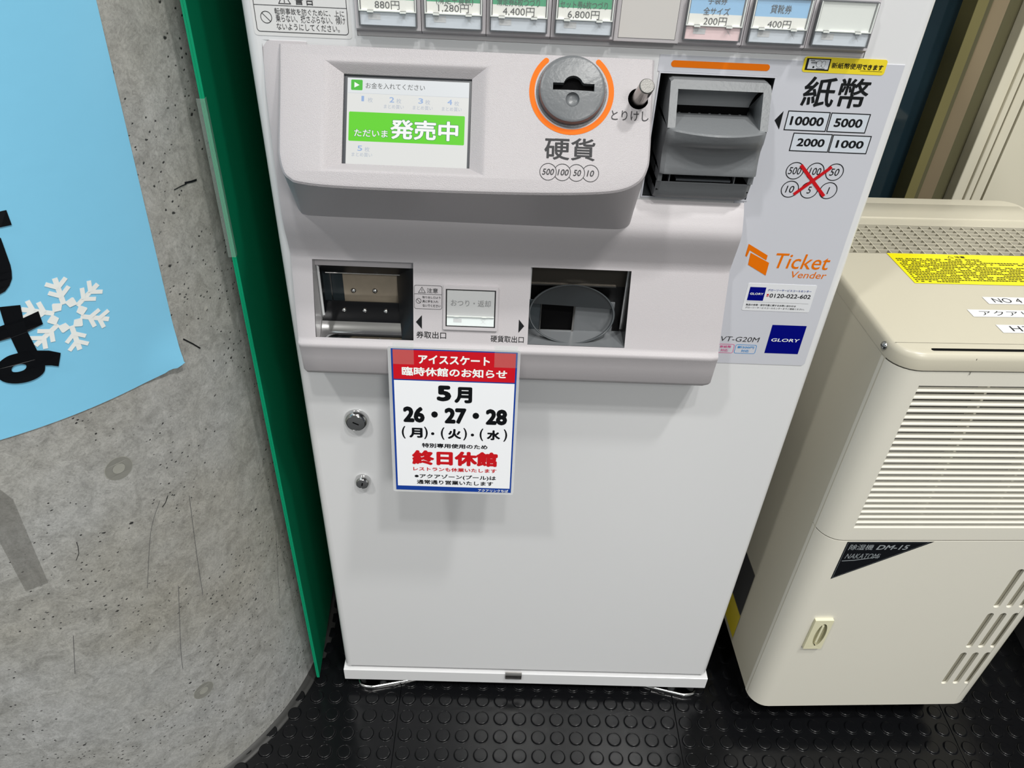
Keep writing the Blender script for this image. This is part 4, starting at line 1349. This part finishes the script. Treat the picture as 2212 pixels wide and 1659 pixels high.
# warning sticker at top left
b = MB()
b.prism(FRONT, rrect(-0.3190, 1.1350, -0.2255, 1.21, 0.0030), 0.0, 0.0003, mat('warning_sticker_white', (222, 222, 222), 0.3))
wsx = b.obj('warning_sticker', TM, label='white warning sticker with black outline')
p = MB()
h = 0.0005
p.stroke(FRONT, rrect(-0.3160, 1.1387, -0.2285, 1.2060, 0.0030), 0.0006, h, DINK, True)
p.stroke(FRONT, [(-0.3158, 1.1622), (-0.2285, 1.1622)], 0.0005, h, DINK)
p.stroke(FRONT, [(-0.2920, 1.1640), (-0.2865, 1.1735), (-0.2810, 1.1640)], 0.0007, h, DINK, True)
p.poly(FRONT, rect(-0.2869, 1.1664, -0.2861, 1.1702), h, DINK)
p.poly(FRONT, circ(-0.2865, 1.1654, 0.0006, 10), h, DINK)
p.text(FRONT, '警告', -0.2770, 1.1634, -0.2590, 1.1730, h, DINK, bold=0.010, spacing=1.25)
p.stroke(FRONT, circ(-0.3057, 1.1515, 0.0052, 28), 0.0006, h, DINK, True)
p.stroke(FRONT, [(-0.3094, 1.1552), (-0.3020, 1.1478)], 0.0006, h, DINK)
p.text(FRONT, '転倒事故を防ぐために、上に', -0.2971, 1.1545, -0.2312, 1.1601, h, DINK, bold=0.002)
p.text(FRONT, '乗らない、揺さぶらない、傾け', -0.2967, 1.1478, -0.2308, 1.1545, h, DINK, bold=0.002)
p.text(FRONT, 'ないようにしてください。', -0.2969, 1.1408, -0.2368, 1.1468, h, DINK, bold=0.002)
p.obj('sticker_print', wsx, fix=False)

# ---- selection buttons in their panel
b = MB()
b.add([FRONT(-0.2203, 1.1385, -0.001), FRONT(0.2743, 1.1385, -0.001), FRONT(0.2743, 1.47, -0.001), FRONT(-0.2203, 1.47, -0.001)], [(0, 1, 2, 3)], GREYD)
b.loft([[FRONT(x, z, hh) for x, z in rect(-0.2203, 1.1385, 0.2743, 1.47)] for hh in (0.0, -0.001)], GREYD, True)
bp = b.obj('button_panel', TM)
cells = [-0.2153 + 0.0615 * k for k in range(8)]
for k, x in enumerate(cells):
    b = MB()
    xa, xb = x - 0.0034, x + 0.0574
    if k == 0:
        xa -= 0.0010
    if k == 4:
        continue
    b.add([FRONT(xa, 1.1385, 0.0), FRONT(xb, 1.1385, 0.0), FRONT(xb, 1.1470, 0.0062), FRONT(xa, 1.1470, 0.0062), FRONT(xa, 1.1470, -0.001), FRONT(xb, 1.1470, -0.001), FRONT(xa, 1.1425, -0.001), FRONT(xb, 1.1425, -0.001)][:0] or
          [FRONT(xa, 1.1425, -0.001), FRONT(xb, 1.1425, -0.001), FRONT(xb, 1.1465, 0.0058), FRONT(xa, 1.1465, 0.0058), FRONT(xb, 1.1985, 0.0058), FRONT(xa, 1.1985, 0.0058), FRONT(xb, 1.2010, -0.001), FRONT(xa, 1.2010, -0.001)],
          [(0, 1, 2, 3), (3, 2, 4, 5), (5, 4, 6, 7), (0, 3, 5, 7), (1, 2, 4, 6)], BEZEL)
    b.obj('button_housing', bp)
info = [('green', '880円', None), ('green', '1,280円', '(滑走＋貸靴)'), ('green', '4,400円', '滑走券6枚つづり'), ('green', '6,800円', 'セット券6枚つづり'), None, ('blue', '200円', '全サイズ'), ('blue', '400円', '貸靴券'), ('blank', None, None)]
pricepos = [(-0.2001, 1.1651, -0.1771, 1.1725), (-0.1409, 1.1646, -0.1124, 1.1721), (-0.0805, 1.1641, -0.0509, 1.1719), (-0.0195, 1.1640, 0.0102, 1.1717), None, (0.1088, 1.1637, 0.1306, 1.1711), (0.1696, 1.1638, 0.1916, 1.1708), None]
for k, x in enumerate(cells):
    if k == 4:
        b = MB()
        b.prism(FRONT, rect(x - 0.0048, 1.1455, x + 0.0580, 1.2060), -0.001, 0.0080, PLASTIC)
        o = b.obj('blank_cover', bp, bevel=0.0008, label='plain grey cover plate')
        b = MB()
        b.stroke(FRONT, rect(x - 0.0005, 1.1492, x + 0.0540, 1.2025), 0.0003, 0.0082, GINK, True)
        b.poly(FRONT, rect(x - 0.0003, 1.1494, x + 0.0538, 1.2023), 0.0081, mat('cover_face_grey', (206, 203, 200), 0.45))
        b.obj('cover_face', bp, fix=False)
        continue
    kind, price, nm = info[k]
    xa, xb = x, x + 0.0540
    b = MB()
    b.prism(FRONT, [rect(xa - 0.0004, 1.1501, xb + 0.0004, 1.1900), rect(xa + 0.0010, 1.1512, xb - 0.0010, 1.1893)], 0.0050, 0.0116, mat('button_edge_smoke', (96, 100, 104), 0.12, alpha=0.7))
    b.poly(FRONT, rect(xa + 0.0006, 1.1508, xb - 0.0006, 1.1638), 0.0100, STRIPP if k == 5 else STRIPB)
    if kind == 'blank':
        b.poly(FRONT, rect(xa + 0.0022, 1.1640, xb - 0.0022, 1.1890), 0.0100, mat('blank_card', (226, 230, 226), 0.2))
    else:
        b.poly(FRONT, rect(xa + 0.0022, 1.1640, xb - 0.0022, 1.1735), 0.0100, CARDW)
        b.poly(FRONT, rect(xa + 0.0022, 1.1735, xb - 0.0022, 1.1890), 0.0100, CARDG if kind == 'green' else CARDB)
    so = b.obj('selection_button', bp, fix=False, label={'green': 'clear button over a green and white price card', 'blue': 'clear button over a blue and white price card', 'blank': 'clear button over an empty card'}[kind])
    p = MB()
    hp = 0.0103
    if price:
        px0, pz0, px1, pz1 = pricepos[k]
        p.text(FRONT, price, px0, pz0, px1, pz1, hp, INK, bold=-0.004)
    if nm and k in (1, 2, 3):
        pp = {1: (-0.1428, 1.1708, -0.1084, 1.1789), 2: (-0.0863, 1.1726, -0.0462, 1.1799), 3: (-0.0272, 1.1729, 0.0171, 1.1798)}[k]
        p.text(FRONT, nm, *pp, hp, mat('dark_green_print', (8, 70, 50), 0.3), bold=0.002)
    if k == 5:
        p.text(FRONT, '全サイズ', 0.1071, 1.1729, 0.1318, 1.1795, hp, DINK, bold=0.002)
        p.text(FRONT, '手袋券', 0.1100, 1.1821, 0.1277, 1.1887, hp, DINK, bold=0.002)
    if k == 6:
        p.text(FRONT, '貸靴券', 0.1695, 1.1767, 0.1893, 1.1842, hp, DINK, bold=0.002)
    p.poly(FRONT, rect(xa + 0.0085, 1.1558, xa + 0.0200, 1.1612), 0.0102, LINK)
    p.stroke(FRONT, [(xb - 0.0150, 1.1556), (xb - 0.0095, 1.1618)], 0.0003, 0.0102, LINK)
    p.stroke(FRONT, [(xb - 0.0150, 1.1618), (xb - 0.0095, 1.1556)], 0.0003, 0.01025, LINK)
    p.obj('card_print', bp, fix=False)
    c = MB()
    c.prism(FRONT, rect(xa + 0.0002, 1.1643, xb - 0.0002, 1.1893), 0.0108, 0.0124, ACRY)
    c.prism(FRONT, rect(xa + 0.0002, 1.1505, xb - 0.0002, 1.1638), 0.0106, 0.0114, ACRY)
    c.prism(FRONT, rect(xa + 0.0002, 1.1632, xb - 0.0002, 1.1640), 0.0090, 0.0120, ACRE)
    c.prism(FRONT, rect(xa + 0.0002, 1.1640, xa + 0.0012, 1.1893), 0.0090, 0.0120, ACRE)
    c.prism(FRONT, rect(xb - 0.0012, 1.1640, xb - 0.0002, 1.1893), 0.0090, 0.0120, ACRE)
    for q in (0.0080, 0.0385):
        c.prism(FRONT, rect(xa + q, 1.1624, xa + q + 0.0058, 1.1640), 0.0090, 0.0130, ACRE)
    c.obj('button_cap', bp, label='clear acrylic cap')

# ---- the taped notice
nt_ = empty('paper_notice', tuple(NOT(-0.125, -0.2055, 0)))
tag(nt_, 'laminated notice with red heading taped below the ticket outlet', 'notice')
OFF = NOT(-0.125, -0.2055, 0)
NL = lambda x, y, h=0.0: NOT(x, y, h) - OFF
b = MB()
b.prism(NL, rrect(-0.2046, -0.2062, -0.0466, 0.0066, 0.003), -0.0005, 0.0001, LAMI)
b.obj('laminate', nt_, label='clear laminate border')
b = MB()
b.poly(NL, rect(-0.2006, -0.2030, -0.0500, 0.0040), 0.0003, SBLUE)
b.poly(NL, rect(-0.1985, -0.0370, -0.0520, 0.0026), 0.0005, DRED)
b.poly(NL, rect(-0.1982, -0.1962, -0.0520, -0.0386), 0.0005, PAPER)
pap = b.obj('paper', nt_, fix=False)
p = MB()
h = 0.0007
p.text(NL, 'アイススケート', -0.1682, -0.0150, -0.0828, -0.0030, h, SNOW, bold=0.035)
p.text(NL, '臨時休館のお知らせ', -0.1883, -0.0318, -0.0616, -0.0198, h, SNOW, bold=0.030)
p.text(NL, '5', -0.1465, -0.0662, -0.1288, -0.0440, h, INKS, bold=0.055)
p.text(NL, '月', -0.1250, -0.0680, -0.1032, -0.0452, h, INKS, bold=0.055)
p.text(NL, '26・27・28', -0.1884, -0.0982, -0.0592, -0.0752, h, INKS, bold=0.055)
for g_, xa_ in (('月', -0.1815), ('火', -0.1330), ('水', -0.0838)):
    p.text(NL, g_, xa_, -0.1208, xa_ + 0.0168, -0.1060, h, INKS, bold=0.045)
for xa_, ch in ((-0.1908, '('), (-0.1628, ')'), (-0.1418, '('), (-0.1135, ')'), (-0.0930, '('), (-0.0628, ')')):
    p.text(NL, ch, xa_, -0.1225, xa_ + 0.0046, -0.1040, h, INKS, bold=0.020)
for xa_ in (-0.1520, -0.1020):
    p.poly(NL, circ(xa_, -0.1140, 0.0021, 16), h, INKS)
p.text(NL, '特別専用使用のため', -0.1658, -0.1352, -0.0826, -0.1284, h, INKS, bold=0.030)
p.text(NL, '終日休館', -0.1788, -0.1622, -0.0690, -0.1394, h, RED, bold=0.055)
p.text(NL, 'レストランも休業いたします', -0.1776, -0.1716, -0.0700, -0.1654, h, RED, bold=0.025)
p.text(NL, '※アクアゾーン(プール)は', -0.1762, -0.1843, -0.0703, -0.1764, h, INKS, bold=0.025)
p.text(NL, '通常通り営業いたします', -0.1733, -0.1926, -0.0738, -0.1858, h, INKS, bold=0.025)
p.text(NL, 'アクアリンクちば', -0.0932, -0.2022, -0.0536, -0.1980, h, SNOW, bold=0.015)
p.obj('notice_print', nt_, fix=False, label='black, red and white printed text')
for x0, x1, y0 in ((-0.1985, -0.1735, 0.0195), (-0.0775, -0.0500, 0.0270)):
    c = MB()
    ptsT = [NL(0, -0.0165, 0.0010), NL(0, 0.0036, 0.0010), Vector((0, -0.0462, 0.8065)) - Vector((0, OFF.y, OFF.z)), Vector((0, -0.0427, 0.8110)) - Vector((0, OFF.y, OFF.z))]
    ptsT = [Vector((-OFF.x * 0, q.y, q.z)) for q in ptsT]
    c.loft([[Vector((x0 - OFF.x, q.y, q.z)), Vector((x1 - OFF.x, q.y, q.z))] for q in ptsT], TAPE, closed=False)
    c.obj('adhesive_tape', nt_, fix=False, label='clear tape holding the notice')

# ------------------------------------------------------------------ dehumidifier
DH = empty('dehumidifier', (0.3919, -0.0659, 0), math.radians(2.24))
tag(DH, 'beige dehumidifier on castors right of the ticket machine', 'dehumidifier')
DW, DD, R_ = 0.400, 0.452, 0.032
def dpath(r=R_, x0=0.0, x1=DW, y0=0.0, yend=0.0249, n=8):
    p = [(x0, yend)]
    for i in range(n + 1):
        a = math.radians(180 + 90 * i / n)
        p.append((x0 + r + r * math.cos(a), y0 + r + r * math.sin(a)))
    for i in range(n + 1):
        a = math.radians(270 + 90 * i / n)
        p.append((x1 - r + r * math.cos(a), y0 + r + r * math.sin(a)))
    p.append((x1, yend))
    return p
def shell(z0, z1, path, m, lipz=None):
    b = MB()
    b.loft([[Vector((x, y, z)) for x, y in path] for z in (z0, z1)], m, closed=False)
    return b
full = dpath(yend=0.034)
nn = len(full)
# lower front panel: split into corners (lofted) and a flat face with the slots
def front_face(z0, z1, holes, m, name, depth=0.004):
    b = MB()
    ci = [p for p in full if p[0] <= R_ + 1e-6 or p[1] > 1e-6]
    left = [p for p in full if p[0] <= R_ + 1e-6]
    right = [p for p in full if p[0] >= DW - R_ - 1e-6]
    for seg in (left, right):
        b.loft([[Vector((x, y, z)) for x, y in seg] for z in (z0, z1)], m, closed=False)
    b.poly(FRONT, [rect(R_, z0, DW - R_, z1)] + holes, 0.0, m)
    for hl in holes:
        b.loft([[FRONT(x, z, hh) for x, z in hl] for hh in (0.0, -depth)], m, True)
    # rim caps
    b.add([(x, y, z1) for x, y in full], [tuple(range(nn))], m)
    b.add([(x, y, z0) for x, y in full], [tuple(range(nn))], m)
    return b
slots = []
for sx in (0.3182, 0.3388, 0.3593):
    for sz in (0.1448, 0.2512, 0.3576):
        slots.append(rrect(sx, sz, sx + 0.0104, sz + 0.0925, 0.0051, 5))
low = front_face(0.0800, 0.5125, slots, BEIGE, 'lower')
lowo = low.obj('lower_front_panel', DH, smooth=35)
b = MB()
b.poly(FRONT, rect(0.30, 0.13, 0.385, 0.47), -0.0045, mat('slot_floor_beige', (150, 146, 130), 0.5))
b.obj('slot_backing', DH)
LZ0, LZ1, LX0, LX1 = 0.5395, 0.7895, 0.0385, 0.3615
up = front_face(0.5145, 0.8105, [rect(LX0, LZ0, LX1, LZ1)], BEIGE, 'upper', 0.022)
upo = up.obj('upper_front_panel', DH, smooth=35)
b = MB()
b.poly(FRONT, rect(LX0 - 0.004, LZ0 - 0.004, LX1 + 0.004, LZ1 + 0.004), -0.0225, mat('louver_back_dark', (34, 32, 28), 0.6))
b.obj('louver_backing', DH)
# seam shadow strips
b = MB()
b.loft([[Vector((x * 0.998 + 0.0004, y + 0.0008, z)) for x, y in full] for z in (0.5120, 0.5150)], mat('seam_dark', (70, 68, 60), 0.6), closed=False)
b.obj('panel_seam_shadow', DH)
b = MB()
b.loft([[Vector((x * 0.998 + 0.0004, y + 0.0008, z)) for x, y in full] for z in (0.8100, 0.8122)], mat('seam_dark', (70, 68, 60), 0.6), closed=False)
b.obj('panel_seam_shadow', DH)
sl = MB()
sl.add([(LX0, 0.0004, 0.0), (LX1, 0.0004, 0.0), (LX0, 0.0002, 0.0020), (LX1, 0.0002, 0.0020), (LX0, 0.0060, 0.0042), (LX1, 0.0060, 0.0042), (LX0, 0.0060, 0.0032), (LX1, 0.0060, 0.0032)],
       [(0, 1, 3, 2), (2, 3, 5, 4), (4, 5, 7, 6), (6, 7, 1, 0), (0, 2, 4, 6), (1, 3, 5, 7)], BEIGE)
slat0 = sl.obj('louver_slat', upo)
sm = slat0.data
PZ = (LZ1 - 0.5472) / 23
for k in range(24):
    o = slat0 if k == 0 else link('louver_slat', sm, upo)
    o.location = (0, 0, LZ1 - PZ * (k + 1) + 0.0006)
for xr in (0.1305, 0.2320, 0.3330):
    MB().box(xr - 0.0016, xr + 0.0016, 0.0060, 0.0200, LZ0, LZ1, BEIGE2).obj('louver_rib', upo)
# sides, back, bottom
b = MB()
b.box(0.0004, 0.0030, 0.0255, DD - 0.004, 0.0800, 0.8155, BEIGE2)
b.obj('left_side_panel', DH, bevel=0.0008)
b = MB()
b.box(DW - 0.0030, DW - 0.0004, 0.0345, DD - 0.004, 0.0800, 0.8155, BEIGE2)
b.box(0.003, DW - 0.003, DD - 0.006, DD - 0.004, 0.08, 0.8155, BEIGE2)
b.box(0.003, DW - 0.003, 0.030, DD - 0.006, 0.0800, 0.0840, BLACK)
b.obj('rear_casing', DH)
b = MB()
b.box(0.008, DW - 0.008, 0.035, DD - 0.01, 0.60, 0.785, mat('inner_foam_grey', (58, 56, 50), 0.7))
b.obj('inner_duct', DH)
# top cover
def tpath(r, ins, n=8, rb=0.03):
    x0, x1, y0, y1 = ins, DW - ins, -0.0008 + ins, DD - ins
    r = max(r - ins, 0.004)
    pts = []
    for cx, cy, a0 in ((x0 + r, y0 + r, 180), (x1 - r, y0 + r, 270), (x1 - r, y1 - r, 0), (x0 + r, y1 - r, 90)):
        for i in range(n + 1):
            a = math.radians(a0 + 90 * i / n)
            pts.append((cx + r * math.cos(a), cy + r * math.sin(a)))
    return pts
b = MB()
prof = [(0.0, 0.8122), (-0.0006, 0.8130), (-0.0006, 0.8270), (0.0006, 0.8305), (0.0025, 0.8338), (0.0042, 0.8348), (0.0058, 0.8350)]
rg = [[Vector((x, y, z)) for x, y in tpath(0.034, i)] for i, z in prof]
b.loft(rg, BEIGE_DIM, True)
GX0, GX1, GY0, GY1 = 0.018, 0.383, 0.2520, 0.3430
slotp = rrect(0.0415, 0.0078, 0.30, 0.0132, 0.0026, 4)
b.poly(TOP, [tpath(0.034, 0.0058), rect(GX0, GY0, GX1, GY1), slotp], 0.0, BEIGE_DIM)
b.loft([[TOP(x, y, hh) for x, y in rect(GX0, GY0, GX1, GY1)] for hh in (0.0, -0.010)], BEIGE_DIM, True)
b.loft([[TOP(x, y, hh) for x, y in slotp] for hh in (0.0, -0.004)], BLACK, True)
b.poly(TOP, slotp, -0.0015, BLACK)
tco = b.obj('top_cover', DH, smooth=35)
b = MB()
# raised ridge along the back
yb0 = 0.3690
pr = [(yb0, 0.0), (yb0 + 0.0010, 0.0016), (yb0 + 0.0200, 0.0020), (yb0 + 0.055, 0.0006), (yb0 + 0.062, -0.004)]
b.loft([[Vector((x, y, 0.835 + z)) for y, z in pr] for x in (0.012, DW - 0.012)], BEIGE_DIM, closed=False)
b.obj('back_ridge', tco, smooth=40)
b = MB()
b.stroke(TOP, [(0.004, 0.0245), (DW - 0.004, 0.0225)], 0.0006, 0.0001, mat('seam_dark', (70, 68, 60), 0.6))
b.stroke(FRONT, [(0.0926, 0.8306), (0.0930, 0.8071)], 0.0007, 0.0010, mat('seam_dark', (70, 68, 60), 0.6))
b.obj('cover_seam', tco, fix=False)
for k in range(9):
    y = GY0 + (GY1 - GY0) * k / 8
    MB().box(GX0, GX1, y - 0.0007, y + 0.0008, 0.8300, 0.8350, BEIGE_DIM).obj('grille_bar', tco)
nx = 22
for k in range(nx + 1):
    x = GX0 + (GX1 - GX0) * k / nx
    MB().box(x - 0.0006, x + 0.0007, GY0, GY1, 0.8302, 0.8348, BEIGE_DIM).obj('grille_bar', tco)
b = MB()
b.lathe(lambda y, z, h=0: Vector((-0.0006 - h, y, z)), 0.0340, 0.8240, [(0.0052, 0), (0.0052, 0.0010), (0.0044, 0.0026), (0.0026, 0.0036), (0.0001, 0.0038)], SCREW, 24)
b.box(-0.0046, -0.0040, 0.0312, 0.0368, 0.8236, 0.8244, BLACK)
b.obj('side_screw', DH, smooth=40, label='silver cross-head screw')
# yellow caution sticker with fine print
b = MB()
b.poly(TOP, [(0.0945, 0.1662), (0.3060, 0.1640), (0.3060, 0.2440), (0.2960, 0.2500), (0.0925, 0.2512)], 0.0006, YELB)
cs = b.obj('caution_sticker', DH, fix=False, label='bright yellow caution sticker')
p = MB()
p.stroke(TOP, [(0.1770, 0.2395), (0.1810, 0.2455), (0.1850, 0.2395)], 0.0007, 0.0008, INK, True)
p.text(TOP, '注意', 0.1880, 0.2395, 0.2030, 0.2455, 0.0008, INK, bold=0.02)
random.seed(3)
yy = 0.2350
for r in range(15):
    x = 0.0985
    while x < 0.297:
        w_ = random.uniform(0.0022, 0.0045)
        if random.random() < 0.86 and not (x > 0.22 and r in (0, 1, 4, 14) or x > 0.16 and r in (14,)):
            p.poly(TOP, rect(x, yy - 0.0013, x + w_, yy + 0.0010), 0.0008, INK)
        x += w_ + random.uniform(0.0006, 0.0012)
    yy -= 0.00455
p.obj('sticker_print', cs, fix=False, label='rows of very small black print')
for txt, x0, y0, x1, y1, tx0, tx1 in (('NO 4', 0.1690, 0.1155, 0.2260, 0.1330, 0.1790, 0.2170), ('アクアリンクちば', 0.1318, 0.0840, 0.3000, 0.1010, 0.1450, 0.2850), ('H30.', 0.1500, 0.0480, 0.2150, 0.0660, 0.1650, 0.2050)):
    b = MB()
    b.poly(TOP, rect(x0, y0, x1, y1), 0.0005, STICK)
    o = b.obj('name_label', DH, fix=False, label='white label strip reading ' + txt)
    p = MB()
    p.text(TOP, txt, tx0, y0 + 0.0035, tx1, y1 - 0.0030, 0.0007, INK, bold=-0.004)
    p.obj('label_print', o, fix=False)
# black triangular badge
b = MB()
b.poly(FRONT, [(0.0388, 0.5113), (0.1655, 0.5113), (0.0386, 0.4292)], 0.0003, mat('badge_black', (18, 20, 24), 0.25))
bd = b.obj('model_badge', DH, fix=False, label='black triangular badge')
p = MB()
SIL = mat('badge_silver_print', (150, 156, 160), 0.3)
p.stroke(FRONT, [(0.0405, 0.5100), (0.1590, 0.5100), (0.0403, 0.4325)], 0.0003, 0.0005, SIL, True)
p.text(FRONT, '除湿機', 0.0445, 0.4940, 0.0800, 0.5058, 0.0005, SIL, bold=0.004, shear=0.1)
p.text(FRONT, 'DM-15', 0.0850, 0.4945, 0.1325, 0.5045, 0.0005, SIL, bold=0.022, shear=0.25)
p.text(FRONT, 'NAKATOMi', 0.0450, 0.4752, 0.0960, 0.4860, 0.0005, SIL, bold=-0.006, shear=0.3)
p.stroke(FRONT, [(0.0430, 0.4700), (0.0600, 0.4715), (0.0960, 0.4790)], 0.0014, 0.0005, SIL)
p.obj('badge_print', bd, fix=False)
# latch
b = MB()
lt = rrect(0.0425, 0.2590, 0.0720, 0.3335, 0.0010, 2)
ov = [(0.0595 + 0.0085 * math.cos(math.radians(a)), 0.2960 + 0.0285 * math.sin(math.radians(a))) for a in range(0, 360, 12)]
b.prism(FRONT, [lt, ov], 0.0, 0.0050, CREAM)
b.loft([[FRONT(x, z, hh) for x, z in ov] for hh in (0.0050, 0.0002)], CREAM, True)
b.poly(FRONT, ov, 0.0004, mat('latch_hollow', (170, 166, 134), 0.4))
b.box(0.0578, 0.0612, -0.0036, -0.0004, 0.274, 0.318, CREAM)
b.obj('panel_latch', DH, bevel=0.0005, label='cream recessed finger latch')
# side rating label
b = MB()
b.poly(SIDE, rect(0.1300, 0.1600, 0.26, 0.2730), 0.0003, mat('rating_label_dark', (40, 42, 48), 0.3))
b.obj('rating_label', DH, fix=False, label='dark rating label on the side')
b = MB()
b.poly(SIDE, rect(0.1290, 0.0930, 0.20, 0.1580), 0.0003, YEL)
b.obj('side_caution_label', DH, fix=False, label='small yellow label on the side')
# castors
for cx, cy in ((0.030, 0.075), (0.365, 0.075), (0.030, 0.40), (0.365, 0.40)):
    c = MB()
    c.tube((cx - 0.010, cy, 0.0275), (cx + 0.010, cy, 0.0275), 0.0260, BLACK, 28)
    c.tube((cx - 0.0125, cy, 0.0275), (cx + 0.0125, cy, 0.0275), 0.0060, CHROME, 16)
    c.box(cx - 0.0150, cx - 0.0125, cy - 0.012, cy + 0.012, 0.020, 0.080, STEELD)
    c.box(cx + 0.0125, cx + 0.0150, cy - 0.012, cy + 0.012, 0.020, 0.080, STEELD)
    c.obj('castor', DH, smooth=35)

# dark board right of the dehumidifier
b = MB()
b.box(0.0, 0.03, 0.0, 0.62, 0.0, 0.30, DARKG)
db = b.obj('floor_box', None, bevel=0.002)
db.location = (0.986, -0.22, 0)
db.rotation_euler = (0, 0, math.radians(-4.5))
tag(db, 'dark grey upright board standing on the floor right of the dehumidifier', 'board')
